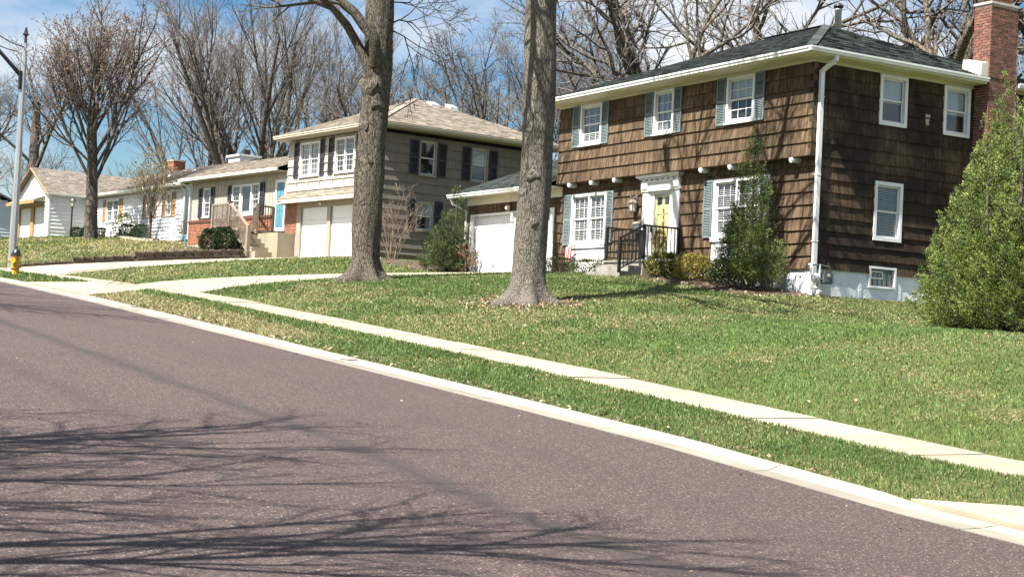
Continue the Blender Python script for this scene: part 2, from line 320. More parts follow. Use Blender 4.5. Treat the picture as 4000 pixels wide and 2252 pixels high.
class MB:
    def __init__(s): s.v = []; s.f = []
    def add(s, vs, fs):
        b = len(s.v); s.v.extend(vs); s.f.extend([tuple(b+i for i in f) for f in fs]); return s
    def hexa(s, p):  # 8 points: bottom 4 ccw, top 4 ccw
        return s.add(p, [(3, 2, 1, 0), (4, 5, 6, 7), (0, 1, 5, 4), (1, 2, 6, 5), (2, 3, 7, 6), (3, 0, 4, 7)])
    def box(s, x0, x1, y0, y1, z0, z1):
        x0, x1 = sorted((x0, x1)); y0, y1 = sorted((y0, y1)); z0, z1 = sorted((z0, z1))
        return s.hexa([(x0, y0, z0), (x1, y0, z0), (x1, y1, z0), (x0, y1, z0), (x0, y0, z1), (x1, y0, z1), (x1, y1, z1), (x0, y1, z1)])
    def fb(s, pl, u0, u1, n0, n1, z0, z1):
        if pl[0] == 'F': return s.box(u0, u1, pl[1]-n0, pl[1]-n1, z0, z1)
        return s.box(pl[1]+n0, pl[1]+n1, u0, u1, z0, z1)
    def bar(s, a, b, w, h=None, up=(0, 0, 1)):
        h = h or w; a = Vector(a); b = Vector(b); d = (b-a).normalized(); u = Vector(up)
        if abs(d.dot(u)) > 0.98: u = Vector((0, 1, 0))
        x = d.cross(u).normalized()*w/2; y = x.cross(d).normalized()*h/2
        return s.hexa([tuple(q) for q in (a-x-y, a+x-y, b+x-y, b-x-y, a-x+y, a+x+y, b+x+y, b-x+y)])
    def tube(s, pts, rad, n=8, cap=True):
        P = [Vector(p) for p in pts]; R = rad if isinstance(rad, (list, tuple)) else [rad]*len(P)
        b = len(s.v); ref = Vector((0.31, 0.17, 0.93))
        for i, p in enumerate(P):
            d = (P[min(i+1, len(P)-1)]-P[max(i-1, 0)]).normalized()
            if abs(d.dot(ref)) > 0.95: ref = Vector((0.9, 0.3, 0.1))
            x = d.cross(ref).normalized(); y = d.cross(x)
            for k in range(n):
                a = 2*PI*k/n; s.v.append(tuple(p+x*math.cos(a)*R[i]+y*math.sin(a)*R[i]))
        for i in range(len(P)-1):
            for k in range(n):
                k2 = (k+1) % n; s.f.append((b+i*n+k, b+i*n+k2, b+(i+1)*n+k2, b+(i+1)*n+k))
        if cap:
            s.f.append(tuple(b+k for k in range(n))[::-1]); s.f.append(tuple(b+(len(P)-1)*n+k for k in range(n)))
        return s
    def lathe(s, c, prof, n=16):
        b = len(s.v)
        for r, z in prof:
            for k in range(n):
                a = 2*PI*k/n; s.v.append((c[0]+r*math.cos(a), c[1]+r*math.sin(a), c[2]+z))
        for i in range(len(prof)-1):
            for k in range(n):
                k2 = (k+1) % n; s.f.append((b+i*n+k, b+i*n+k2, b+(i+1)*n+k2, b+(i+1)*n+k))
        s.f.append(tuple(b+k for k in range(n))[::-1]); s.f.append(tuple(b+(len(prof)-1)*n+k for k in range(n)))
        return s
    def build(s, name, m, parent=None, smooth=False, kind=None, label=None):
        o = mesh_obj(name, s.v, s.f, MT[m] if isinstance(m, str) else m, parent, smooth)
        if kind: o['kind'] = kind
        if label: o['label'] = label
        return o

# ------------------------------------------------------------------ terrain
ZR = np.array([(-400,16),(-200,9),(-107,5.3),(-85,4.4),(-66,3.5),(-56,3.08),(-49.3,2.73),(-39.4,2.14),(-28.85,1.45),(-21.5,.95),(-15.2,.52),(-11.2,.17),(-9.5,.06),(-4,-.2),(10,-.8),(60,-3),(300,-10)]).T
ZS = np.array([(-400,16.2),(-200,9.2),(-107,5.5),(-85,4.5),(-66,3.65),(-56,3.22),(-48,2.84),(-42,2.56),(-38.8,2.38),(-26.6,1.52),(-22.1,1.2),(-18.7,.93),(-16,.72),(-13.8,.54),(-11.75,.43),(-8,.25),(0,-.1),(60,-2.8),(300,-9.8)]).T
ZP = np.array([(-400,19),(-200,11),(-130,7.7),(-107,6.78),(-100,6.75),(-90,6.3),(-80,5.75),(-75,5.4),(-68.2,5.0),(-64,4.93),(-57.6,4.86),(-53,4.5),(-48.5,4.05),(-42,3.96),(-36,3.82),(-33,3.5),(-31.5,3.32),(-30.5,3.25),(-28,2.85),(-25,2.48),(-22,2.32),(-15,1.9),(0,1.2),(60,-1.5),(300,-8)]).T
PE = np.array([(-400,.8),(-60,.8),(-50,.7),(-42,.58),(-32,.62),(-26,.40),(-22,.29),(0,.3),(300,.3)]).T
CURB_H = 0.06
def ground(X, Y):
    X = np.asarray(X, float); Y = np.asarray(Y, float)
    zr = np.interp(X, *ZR); zs = np.interp(X, *ZS); zp = np.interp(X, *ZP); p = np.interp(X, *PE)
    t = np.clip((Y-14.82)/(27-14.82), 0, 1)
    z = zs+.02+(zp-zs-.02)*((t+.05)**p-.05**p)/(1.05**p-.05**p)+.16*np.exp(-((Y-20.6)/2.2)**2)*(np.clip((X+30)/5, 0, 1)+1.7*np.clip((X+24)/5, 0, 1))
    z = np.where((X < -65.35) & (Y > 14.82), z+np.clip((Y-15.0)/4, 0, 1)*.2+np.clip((Y-19)/7, 0, 1)*.14, z)
    z = np.where(Y < 14.82, zs+.02*np.clip((Y-13.6)/1.22, 0, 1), z)
    s = np.clip((Y-11.51)/2.09, 0, 1)
    z = np.where(Y < 13.6, (zr+CURB_H)*(1-s)+zs*s, z)
    z = np.where(Y < 11.51, zr+CURB_H*np.clip((Y-11.28)/.23, 0, 1), z)
    z = np.where(Y > 30, z+.012*(Y-30), z)
    z = np.where(Y < 1.8, zr+.1-.01*(1.8-Y), z)
    return z
def G(x, y): return float(ground(x, y))
def driveA(X, Y):
    s = np.clip((Y-14.82)/12.2, 0, 1)
    return (Y >= 14.8) & (Y <= 27.1) & (X > -47.9-.7*s) & (X < -42.1-.7*s)
def apronA(X, Y):
    s = np.clip((Y-11.51)/2.09, 0, 1)
    return (Y >= 11.46) & (Y <= 13.65) & (X > -48.3-.2*s) & (X < -41.6-1.2*s)
def driveB(X, Y):
    s = np.clip((Y-14.82)/12.6, 0, 1)
    return (Y >= 14.8) & (Y <= 27.6) & (X > -65.15) & (X < -56.5-2.1*s)
def apronB(X, Y): return (Y >= 11.46) & (Y <= 13.65) & (X > -67.4) & (X < -58.2)
def apronC(X, Y): return (Y >= 11.46) & (Y <= 12.25) & (X > -11.5+ (Y-11.5)*1.2) & (X < 2)
def paved(X, Y):
    return ((Y > 1.8) & (Y < 11.52)) | ((Y > 13.58) & (Y < 14.84)) | driveA(X, Y) | driveB(X, Y) | apronA(X, Y) | apronB(X, Y) | apronC(X, Y)
def axis_lines(*parts):
    a = np.unique(np.round(np.concatenate([np.asarray(p, float) for p in parts]), 3)); return a
def grid_mesh(name, xs, ys, zf, m, kind, parent=None):
    X, Y = np.meshgrid(xs, ys); Z = zf(X, Y)
    v = np.stack([X, Y, Z], -1).reshape(-1, 3); nx, ny = len(xs), len(ys)
    i = np.arange(nx*ny).reshape(ny, nx)
    f = np.stack([i[:-1, :-1], i[:-1, 1:], i[1:, 1:], i[1:, :-1]], -1).reshape(-1, 4)
    o = mesh_obj(name, v, f, MT[m], parent, True); o['kind'] = kind
    return o
def gz(X, Y):
    z = ground(X, Y); z = np.where(paved(X, Y), z-.06, z)
    return np.where((Y > 1.5) & (Y < 11.5), np.interp(X, *ZR)-.08, z)
xs = axis_lines([-900, -600, -400, -300, -250, -200, -170, -150], np.arange(-130, -66, 1.5), [-65.8, -65.4, -65.3], np.arange(-65, -4, .5), [-2, 0, 5, 10, 20, 60, 150, 300])
ys = axis_lines([-600, -300, -150, -80, -40, -20, -10, -4, 0, 1.2, 1.75, 1.85, 10.95, 11.05, 11.3, 11.53, 12.2, 12.9, 13.55, 13.62, 14.0, 14.78, 14.86], np.arange(14.95, 16.6, .15), np.arange(16.7, 31, .5), [33, 36, 40, 50, 70, 100, 150, 250, 400, 700])
lawn = grid_mesh('lawn_ground', xs, ys, gz, 'turf', 'structure')
xr = axis_lines([-400, -300, -200, -150], np.arange(-130, 10, 1.0), [20, 60, 150])
grid_mesh('road', xr, [1.8, 3, 5, 7, 9, 10, 11.0], lambda X, Y: np.interp(X, *ZR)+0.0*Y, 'asphalt', 'structure')
# draped slabs with a real edge
def drape(mb, poly4, lift=.012, nx=8, ny=8, depth=.12):
    (a, b, c, d) = [np.array(p, float) for p in poly4]
    base = len(mb.v)
    for j in range(ny+1):
        for i in range(nx+1):
            s, t = i/nx, j/ny
            p = (a*(1-s)+b*s)*(1-t)+(d*(1-s)+c*s)*t
            mb.v.append((p[0], p[1], G(p[0], p[1])+lift))
    for j in range(ny):
        for i in range(nx):
            q = base+j*(nx+1)+i; mb.f.append((q, q+1, q+nx+2, q+nx+1))
    rim = [base+i for i in range(nx+1)]+[base+j*(nx+1)+nx for j in range(1, ny+1)]+[base+ny*(nx+1)+i for i in range(nx-1, -1, -1)]+[base+j*(nx+1) for j in range(ny-1, 0, -1)]
    b2 = len(mb.v)
    for k in rim: x, y, z = mb.v[k]; mb.v.append((x, y, z-depth))
    n = len(rim)
    for k in range(n): k2 = (k+1) % n; mb.f.append((rim[k2], rim[k], b2+k, b2+k2))
    return mb
sw = root('sidewalk', (-30, 14.2, G(-30, 14.2)), kind='structure')
x = 6.0; k = 0
while x > -112:
    w = 1.5 if x > -50 else 3.0
    lift = .016+random.uniform(-.008, .012); jy = random.uniform(-.012, .012)
    drape(MB(), [(x-w+.018, 13.6+jy), (x-.018, 13.6+jy), (x-.018, 14.82+jy), (x-w+.018, 14.82+jy)], lift, 2, 2).build('slab', 'concrete', sw)
    x -= w
cb = root('kerb', (-30, 11.3, G(-30, 11.3)), kind='structure')
x = 8.0
while x > -112:
    w = 3.05
    n = 4
    for (nm, mt, prof) in (('kerb_segment', 'curb', [(11.27, -.05), (11.27, .012), (11.34, .026), (11.40, .05), (11.46, .066), (11.52, .068), (11.53, -.05)]), ('gutter_pan', 'pan', [(11.0, -.05), (11.0, .006), (11.10, .004), (11.268, .010), (11.268, -.05)])):
        mb = MB()
        for i in range(n+1):
            X = x-w+.01+(w-.02)*i/n; z0 = float(np.interp(X, *ZR))
            drop = .45 if -48.3 < X < -41.6 or -67.5 < X < -58 or X > -11.4 else 1.0
            for (y, h) in prof: mb.v.append((X, y, z0+h*(drop if h > .02 else 1)))
        K = len(prof)
        for i in range(n):
            for j in range(K-1): mb.f.append((i*K+j, (i+1)*K+j, (i+1)*K+j+1, i*K+j+1))
        mb.f.append(tuple(range(K))[::-1]); mb.f.append(tuple(n*K+j for j in range(K)))
        mb.build(nm, mt, cb, False)
    x -= w
dA = root('driveway', (-45, 20, G(-45, 20)), kind='structure')
ya = [14.835, 17.9, 20.9, 24.0, 26.98]
def dax(y): s = (y-14.82)/12.2; return -47.9-.7*s, -42.1-.7*s
for i in range(4):
    l0, r0 = dax(ya[i]); l1, r1 = dax(ya[i+1]); m0, m1 = (l0+r0)/2, (l1+r1)/2
    for (a0, b0, a1, b1) in ((l0, m0, l1, m1), (m0, r0, m1, r1)):
        drape(MB(), [(a0+.01, ya[i]+.01), (b0-.01, ya[i]+.01), (b1-.01, ya[i+1]-.01), (a1+.01, ya[i+1]-.01)], .02, 4, 4).build('slab', 'concrete', dA)
drape(MB(), [(-48.3, 11.54), (-45.0, 11.54), (-45.7, 13.585), (-48.5, 13.585)], .012, 4, 4).build('apron_slab', 'concrete', dA)
drape(MB(), [(-44.98, 11.54), (-41.6, 11.54), (-42.8, 13.585), (-45.68, 13.585)], .012, 4, 4).build('apron_slab', 'concrete', dA)
dB = root('driveway', (-62, 20, G(-62, 20)), kind='structure')
yb = [14.835, 18, 21.2, 24.4, 27.5]
def dbx(y): s = (y-14.82)/12.6; return -65.15, -56.5-2.1*s
for i in range(4):
    l0, r0 = dbx(yb[i]); l1, r1 = dbx(yb[i+1]); m0, m1 = (l0+r0)/2, (l1+r1)/2
    for (a0, b0, a1, b1) in ((l0, m0, l1, m1), (m0, r0, m1, r1)):
        drape(MB(), [(a0+.01, yb[i]+.01), (b0-.01, yb[i]+.01), (b1-.01, yb[i+1]-.01), (a1+.01, yb[i+1]-.01)], .02, 4, 4).build('slab', 'concrete', dB)
drape(MB(), [(-67.4, 11.54), (-58.2, 11.54), (-58.2, 13.585), (-67.4, 13.585)], .012, 8, 4).build('apron_slab', 'concrete', dB)
dC = root('driveway', (-6, 12, G(-6, 12)), kind='structure')
drape(MB(), [(-11.45, 11.535), (1, 11.535), (1, 12.3), (-10.7, 12.22)], .014, 10, 3).build('apron_slab', 'concrete', dC)

# ------------------------------------------------------------------ building helpers
def sub_rects(cell, rects):
    out = [cell]
    for (a, b, c, d) in rects:
        nxt = []
        for (u0, u1, z0, z1) in out:
            if b <= u0+1e-4 or a >= u1-1e-4 or d <= z0+1e-4 or c >= z1-1e-4: nxt.append((u0, u1, z0, z1)); continue
            if a > u0: nxt.append((u0, a, z0, z1))
            if b < u1: nxt.append((b, u1, z0, z1))
            m0, m1 = max(a, u0), min(b, u1)
            if c > z0: nxt.append((m0, m1, z0, c))
            if d < z1: nxt.append((m0, m1, d, z1))
        out = [q for q in nxt if q[1]-q[0] > .015 and q[3]-q[2] > .015]
    return out
def wedge(pl, u0, u1, z0, z1, nb, n_lo, n_hi):
    if pl[0] == 'F':
        Y = pl[1]; q = [(u0, Y-n_lo, z0), (u1, Y-n_lo, z0), (u1, Y-nb, z0), (u0, Y-nb, z0), (u0, Y-n_hi, z1), (u1, Y-n_hi, z1), (u1, Y-nb, z1), (u0, Y-nb, z1)]
    else:
        X = pl[1]; q = [(X+n_lo, u0, z0), (X+n_lo, u1, z0), (X+nb, u1, z0), (X+nb, u0, z0), (X+n_hi, u0, z1), (X+n_hi, u1, z1), (X+nb, u1, z1), (X+nb, u0, z1)]
    return q
def shakes(cells, pl, u0, u1, zs, rects, wr=(.13, .34), back=-.1):
    for i in range(len(zs)-1):
        z0, z1 = zs[i], zs[i+1]; h = z1-z0; u = u0
        while u < u1-.02:
            w = random.uniform(*wr); e = min(u+w, u1)
            if u1-e < .08: e = u1
            jz = random.uniform(-.002, .002); t = random.uniform(.044, .052)
            for (a, b, c, d) in sub_rects((u+.0012, e-.0012, z0+jz, z1+.004), rects):
                f0 = (c-z0)/h; f1 = min(1, (d-z0)/h)
                cells.append((pl, a, b, c, d, back, t*(1-f0)+.008*f0, t*(1-f1)+.008*f1))
            u = e
def place_cells(cells, name, m, parent, pivot, limit=300):
    def key(c):
        pl, a, b, z0, z1 = c[0], c[1], c[2], c[3], c[4]
        p = ((a+b)/2, pl[1]) if pl[0] == 'F' else (pl[1], (a+b)/2)
        d = (p[0]-pivot[0])**2+(p[1]-pivot[1])**2
        return d/((b-a)*(z1-z0)+.01)
    cells.sort(key=key)
    for c in cells[:limit]:
        MB().hexa(wedge(*c)).build(name, m, parent)
    if len(cells) > limit:
        mb = MB()
        for c in cells[limit:]: mb.hexa(wedge(*c))
        mb.build(name+'s', m, parent, kind='stuff')
def fit_frame(mb, pl, u0, u1, z0, z1, w, n0, n1):
    mb.fb(pl, u0, u0+w, n0, n1, z0, z1); mb.fb(pl, u1-w, u1, n0, n1, z0, z1)
    mb.fb(pl, u0+w, u1-w, n0, n1, z0, z0+w); mb.fb(pl, u0+w, u1-w, n0, n1, z1-w, z1)
    return mb
def window(parent, pl, u0, u1, z0, z1, units=1, cols=3, rows=2, casing=.09, mat='white', inner='dark', cover='blind', cover_z=(0, 1), sash_mat=None, sill=True, top_rows=None, fixed=False, thick=.06, sw=.042):
    sash_mat = sash_mat or mat
    w = fit_frame(MB(), pl, u0, u1, z0, z1, casing, -.1, thick)
    if sill: w.fb(pl, u0-.03, u1+.03, -.02, thick+.04, z0-.035, z0-.001)
    win = w.build('window', mat, parent)
    iu0, iu1, iz0, iz1 = u0+casing, u1-casing, z0+casing, z1-casing
    MB().fb(pl, iu0, iu1, -.099, -.09, iz0, iz1).build('interior', inner, win)
    mull = .07; uw = (iu1-iu0-mull*(units-1))/units
    if units > 1:
        mb = MB()
        for k in range(1, units): a = iu0+k*uw+(k-1)*mull; mb.fb(pl, a+.002, a+mull-.002, -.088, thick-.006, iz0, iz1)
        mb.build('mullion', mat, win)
    for k in range(units):
        a = iu0+k*(uw+mull); b = a+uw; zm = (iz0+iz1)/2
        halves = [(iz0, iz1, -.012)] if fixed else [(zm-.018, iz1, -.004), (iz0, zm+.018, -.03)]
        for hi, (c, d, n) in enumerate(halves):
            mb = fit_frame(MB(), pl, a+.002, b-.002, c, d, sw, n-.022, n)
            r = rows if not (top_rows is not None and hi == 0) else top_rows
            for q in range(1, cols): uq = a+(b-a)*q/cols; mb.fb(pl, uq-sw*.2, uq+sw*.2, n-.016, n-.004, c+.042, d-.042)
            for q in range(1, r): zq = c+(d-c)*q/r; mb.fb(pl, a+.042, b-.042, n-.0165, n-.0045, zq-sw*.2, zq+sw*.2)
            mb.build('sash', sash_mat, win)
            MB().fb(pl, a+.042, b-.042, n-.014, n-.010, c+.042, d-.042).build('pane', 'glass', win)
        if cover:
            c0, c1 = iz0+(iz1-iz0)*cover_z[0], iz0+(iz1-iz0)*cover_z[1]
            mb = MB()
            if cover == 'blind':
                z = c0+.02
                while z < c1-.01:
                    q = wedge(pl, a+.03, b-.03, z, z+.012, -.083, -.052, -.057)
                    mb.hexa(q); z += .052
                mb.build('blind', 'blind', win)
            elif cover == 'shade':
                mb.fb(pl, a+.03, b-.03, -.07, -.066, c0, c1).build('shade', 'shade', win)
            elif cover == 'curtain':
                n = 10
                for q in range(n):
                    ua = a+.03+(b-a-.06)*q/n; ub = ua+(b-a-.06)/n
                    o = .014 if q % 2 else 0
                    mb.fb(pl, ua, ub, -.086+o, -.078+o, c0, c1)
                mb.build('curtain', 'curtain', win)
    return win
def shutter(parent, pl, u0, u1, z0, z1, mat='shutter', louvre=.045, n0=.04, label=None):
    fr = .05; mb = fit_frame(MB(), pl, u0, u1, z0, z1, fr, n0, n0+.035)
    zm = (z0+z1)/2; mb.fb(pl, u0+fr, u1-fr, n0+.001, n0+.034, zm-.035, zm+.035)
    mb.fb(pl, u0+fr, u1-fr, n0+.0005, n0+.004, z0+fr, z1-fr)
    mb.fb(pl, u0+.06, u1-.06, -.05, n0, z1-.3, z1-.2); mb.fb(pl, u0+.06, u1-.06, -.05, n0, z0+.2, z0+.3)
    s = mb.build('shutter', mat, parent)
    lv = MB()
    for (a, b) in ((z0+fr, zm-.035), (zm+.035, z1-fr)):
        z = a+.006
        while z < b-.02:
            lv.hexa(wedge(pl, u0+fr, u1-fr, z, z+.028, n0+.004, n0+.033, n0+.010)); z += louvre
    lv.build('louvre', mat, s)
    if label: s['label'] = label
    return s
def roof_tabs(mb, A, B, D, expo=.14, tab=.3, th=.012, clip=None, lift=.004):
    """rows of shingle tabs over the planar patch with eave A-B and up-slope edge A-D"""
    A, B, D = Vector(A), Vector(B), Vector(D)
    e = B-A; Le = e.length; e = e/Le; s = D-A; Ls = s.length; s = s/Ls; n = e.cross(s).normalized()
    if n.z < 0: n = -n
    rows = int(Ls/expo)
    for r in range(rows+1):
        v0 = r*expo; v1 = min(v0+expo+.012, Ls); x = -random.uniform(0, tab)
        if v1-v0 < .02: continue
        while x < Le:
            w = tab*random.uniform(.8, 1.2); a, b = max(x, 0)+.004, min(x+w, Le)-.004; x += w
            if b-a < .03: continue
            vm = (v0+v1)/2
            if clip:
                lo, hi = clip(vm)
                a, b = max(a, lo), min(b, hi)
                if b-a < .03: continue
            t = th*random.uniform(.6, 1.5); P = []
            for (uu, vv, hh) in ((a, v0, lift), (b, v0, lift), (b, v1, lift-.002), (a, v1, lift-.002), (a, v0, lift+t), (b, v0, lift+t), (b, v1, lift+.003), (a, v1, lift+.003)):
                P.append(tuple(A+e*uu+s*vv+n*hh))
            mb.hexa(P)
def gutter(mb, a, b, out, z0=0, h=.12, w=.11):
    """K-style gutter along a->b at the eave line, out = outward unit normal"""
    a, b, o = Vector(a), Vector(b), Vector(out)
    prof = [(0, 0), (w*.72, 0), (w*.78, h*.35), (w, h*.62), (w, h), (w-.012, h), (w-.012, h*.68), (0, h*.9)]
    K = len(prof); base = len(mb.v)
    for p in (a, b):
        for (q, z) in prof: mb.v.append(tuple(p+o*q+Vector((0, 0, z+z0))))
    for j in range(K): j2 = (j+1) % K; mb.f.append((base+j, base+j2, base+K+j2, base+K+j))
    mb.f.append(tuple(base+j for j in range(K))[::-1]); mb.f.append(tuple(base+K+j for j in range(K)))
def brick_face(cells, pl, u0, u1, z0, z1, bw=.205, bh=.062, j=.015, off=0, n=.012, n_back=-.03):
    r = 0; z = z0
    while z+bh <= z1+.005:
        u = u0-(bw+j)/2 if (r+off) % 2 else u0
        while u < u1-.02:
            a, b = max(u, u0), min(u+bw, u1)
            if b-a > .03:
                d = random.uniform(-.003, .004); cells.append((pl, a, b, z, z+bh, n_back, n+d, n+d))
            u += bw+j
        z += bh+j; r += 1
def garage_door(parent, pl, u0, u1, z0, z1, sections=4, mat='white_door', cols=0):
    d = MB().fb(pl, u0, u1, -.12, -.09, z0, z1).build('garage_door', mat, parent)
    h = (z1-z0)/sections
    for k in range(sections):
        a, b = z0+k*h+.006, z0+(k+1)*h-.006
        mb = MB().fb(pl, u0+.01, u1-.01, -.089, -.062, a, b)
        if cols:
            w = (u1-u0)/cols
            for q in range(cols): fit_frame(mb, pl, u0+q*w+.1, u0+(q+1)*w-.1, a+.08, b-.08, .03, -.0615, -.053)
        mb.build('panel', mat, d)
    MB().fb(pl, (u0+u1)/2-.08, (u0+u1)/2+.08, -.061, -.03, z0+.3, z0+.33).build('handle', 'lantern', d)
    return d
def text(parent, body, size, loc, rot, m, name='lettering', align='CENTER', extr=.004):
    c = bpy.data.curves.new(name, 'FONT'); c.body = body; c.size = size; c.align_x = align; c.align_y = 'CENTER'; c.extrude = extr; c.offset = .002
    o = bpy.data.objects.new(name, c); me = bpy.data.meshes.new_from_object(o); bpy.data.objects.remove(o); me.materials.clear(); me.materials.append(MT[m]); o = bpy.data.objects.new(name, me); COL.objects.link(o)
    o.parent = parent; o.location = Vector(loc)-Vector(OFF[top(parent)]); o.rotation_euler = rot
    return o

# ------------------------------------------------------------------ brown shingled house
XL, XR, YU, YL, YB = -42.6, -30.52, 26.74, 26.99, 35.7
brown = root('brown_house', (-36.5, 27.0, 3.6), 'two-storey house clad in weathered dark brown shakes with white trim and brick chimney', 'house')
FU, FL, FS = ('F', YU), ('F', YL), ('S', XR)
MB().box(XL, XR-.1, YU+.1, YB, 6.82, 9.30).box(XL, XR-.1, YL+.1, YB-.003, 3.5, 6.82).build('wall', 'dark', brown)
fd = MB().box(XR-.3, XR-.012, YL-.0, 28.90, 2.4, 3.93).box(XR-.3, XR-.012, 29.85, YB-.01, 2.4, 3.93).box(XR-.3, XR-.012, 28.90, 29.85, 2.4, 3.56).box(XL, XR-.3, YL+.012, YL+.3, 2.8, 3.93).build('foundation', 'foundation', brown)
mb = MB()
for y in (28.62, 30.02, 31.4): mb.box(XR-.012, XR+.006, y-.05, y+.05, 2.5, 3.72)
mb.build('pilaster', 'foundation', fd)
# window openings
upw = [(-41.34, -40.14), (-37.41, -36.44), (-34.02, -32.82)]
upr = [(a, b, 7.90, 9.24) for a, b in upw]
low = [(-42.0, -40.03, 3.86, 6.46), (-34.72, -32.70, 3.80, 6.46), (-38.10, -36.28, 4.0, 6.8)]
sider = [(28.99, 29.98, 7.85, 9.2), (31.33, 32.33, 7.84, 9.2), (28.95, 29.95, 4.80, 6.36), (28.89, 29.86, 3.4, 4.12), (32.48, 33.54, 3.0, 9.4)]
cells = []
zu = [6.80+.347*i for i in range(8)]
zl = [3.92+.331*i for i in range(9)]+[6.80]
zsd = zl[:-1]+zu
shakes(cells, FU, XL, XR+.03, zu, upr)
shakes(cells, FL, XL, XR+.03, zl, low)
shakes(cells, FS, YU-.03, YB, zu, sider)
shakes(cells, FS, YL-.03, YB, zl, sider)
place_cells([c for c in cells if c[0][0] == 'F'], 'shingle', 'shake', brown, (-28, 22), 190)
place_cells([c for c in cells if c[0][0] == 'S'], 'shingle', 'shake_stained_shaded', brown, (-28, 22), 110)
MB().box(XL, XR+.02, YU-.035, YL+.05, 6.785, 6.815).build('overhang_soffit', 'shake', brown)
mb = MB()
for X in (-43.05, -41.83, -40.58, -39.31, -35.03, -33.74, -31.21):
    if X < XL: continue
    q = MB().box(X-.065, X+.065, YU-.07, YL, 6.70, 6.783).box(X-.05, X+.05, YU-.055, YL, 6.66, 6.70).build('bracket', 'white', brown)
# frieze, soffit, gutter, roof
ex0, ex1, ey0, ey1 = XL-.5, XR+.5, YU-.55, YB+.5
mb = MB().box(ex0, ex1, ey0, YU+.08, 9.30, 9.335).box(XR-.12, ex1, YU+.08, 32.44, 9.30, 9.335).box(XR-.12, ex1, 33.6, ey1, 9.30, 9.335).box(ex0, XR-.12, YU+.08, ey1, 9.31, 9.334)
mb.build('soffit', 'cream', brown)
MB().box(XL, XR+.035, YU-.03, YU+.09, 9.205, 9.299).box(XR-.09, XR+.03, YU+.09, 32.44, 9.205, 9.299).build('frieze_board', 'cream', brown)
gm = MB(); gutter(gm, (ex0, ey0, 9.34), (ex1+.1, ey0, 9.34), (0, -1, 0)); gutter(gm, (ex1, ey0-.1, 9.341), (ex1, 32.44, 9.341), (1, 0, 0)); gutter(gm, (ex1, 33.62, 9.34), (ex1, ey1, 9.34), (1, 0, 0))
gm.build('gutter', 'gutter', brown)
MB().box(ex0, ex1, ey0-.004, ey0+.02, 9.31, 9.47).box(ex1-.02, ex1+.004, ey0, 32.44, 9.31, 9.47).box(ex1-.02, ex1+.004, 33.6, ey1, 9.31, 9.47).build('fascia', 'cream', brown)
AP = Vector((-35.15, 31.2, 11.47)); AL = Vector((-38.0, 31.2, 11.47)); ez = 9.47
c00, c10, c11, c01 = (ex0, ey0-.04, ez), (ex1+.04, ey0-.04, ez), (ex1+.04, ey1, ez), (ex0, ey1, ez)
rf = MB().add([c00, c10, c11, c01, tuple(AL), tuple(AP)], [(0, 1, 5, 4), (1, 2, 5), (2, 3, 4, 5), (3, 0, 4), (3, 2, 1, 0)]).build('roof', 'green_roof', brown)
tb = MB()
def hip_clip(Lb, up0, up1, Ls):
    return lambda v: (up0*v/Ls, Lb-(Lb-up1)*v/Ls)
Dn = Vector((ex0, AP.y, AP.z)); W_ = ex1+.04-ex0; Ls_ = (Dn-Vector(c00)).length
roof_tabs(tb, c00, c10, Dn, .14, .3, .014, hip_clip(W_, AL.x-ex0, AP.x-ex0, Ls_))
De = Vector((AP.x, ey0-.04, AP.z)); Le_ = ey1-ey0+.04; Ls2 = (De-Vector(c10)).length
def sclip(v):
    f = v/Ls2; return ((AP.y-ey0+.04)*f, Le_-(ey1-AP.y)*f)
roof_tabs(tb, c10, c11, De, .14, .3, .014, sclip)
tb.build('roof_shingles', 'green_roof', rf, kind='stuff')
hp = MB(); A0 = Vector(c10)
for k in range(26):
    a = A0.lerp(AP, k/26); b = A0.lerp(AP, (k+1.15)/26); hp.bar(a+Vector((0, 0, .018)), b+Vector((0, 0, .024)), .26, .012)
for k in range(11):
    a = AP.lerp(AL, k/11); b = AP.lerp(AL, (k+1.15)/11); hp.bar(a+Vector((0, 0, .02)), b+Vector((0, 0, .026)), .24, .012)
hp.build('ridge_cap', 'green_roof', rf)
vp_ = MB().lathe((-35.45, 31.9, 11.1), [(.10, 0), (.10, .98), (.115, .99), (.115, 1.03)], 14).build('vent_pipe', 'vent', brown, True)
MB().lathe((-35.45, 31.9, 12.16), [(.14, 0), (.15, .03), (.15, .07), (.05, .13)], 14).build('cap', 'hyd_black', vp_, True)
# chimney
cx0, cx1, cy0, cy1, cz1 = -30.60, -30.0, 32.50, 33.52, 11.55
ch = MB().box(cx0+.01, cx1-.002, cy0+.002, cy1-.002, 2.6, cz1-.02).build('chimney', 'mortar', brown)
bc = []
brick_face(bc, ('S', cx1), cy0-.012, cy1+.012, 6.0, 11.52); brick_face(bc, ('F', cy0), cx0, cx1-.02, 6.0, 11.52, off=1)
bc.sort(key=lambda c: -c[3])
for c in bc[:300]: MB().hexa(wedge(*c)).build('brick', 'brick', ch)
mb = MB()
for c in bc[300:]: mb.hexa(wedge(*c))
lowb = []; brick_face(lowb, ('S', cx1), cy0-.012, cy1+.012, 3.0, 5.99); brick_face(lowb, ('F', cy0), cx0, cx1-.02, 3.0, 5.99, off=1)
for c in lowb: mb.hexa(wedge(*c))
mb.build('bricks', 'brick', ch, kind='stuff')
MB().box(cx0-.03, cx1+.035, cy0-.035, cy1+.035, cz1-.035, cz1+.03).build('crown', 'mortar', ch)
MB().box(cx0+.1, cx1-.1, cy0+.2, cy1-.2, cz1+.03, cz1+.16).box(cx0+.04, cx1-.04, cy0+.14, cy1-.14, cz1+.16, cz1+.19).build('flue', 'copper', ch)
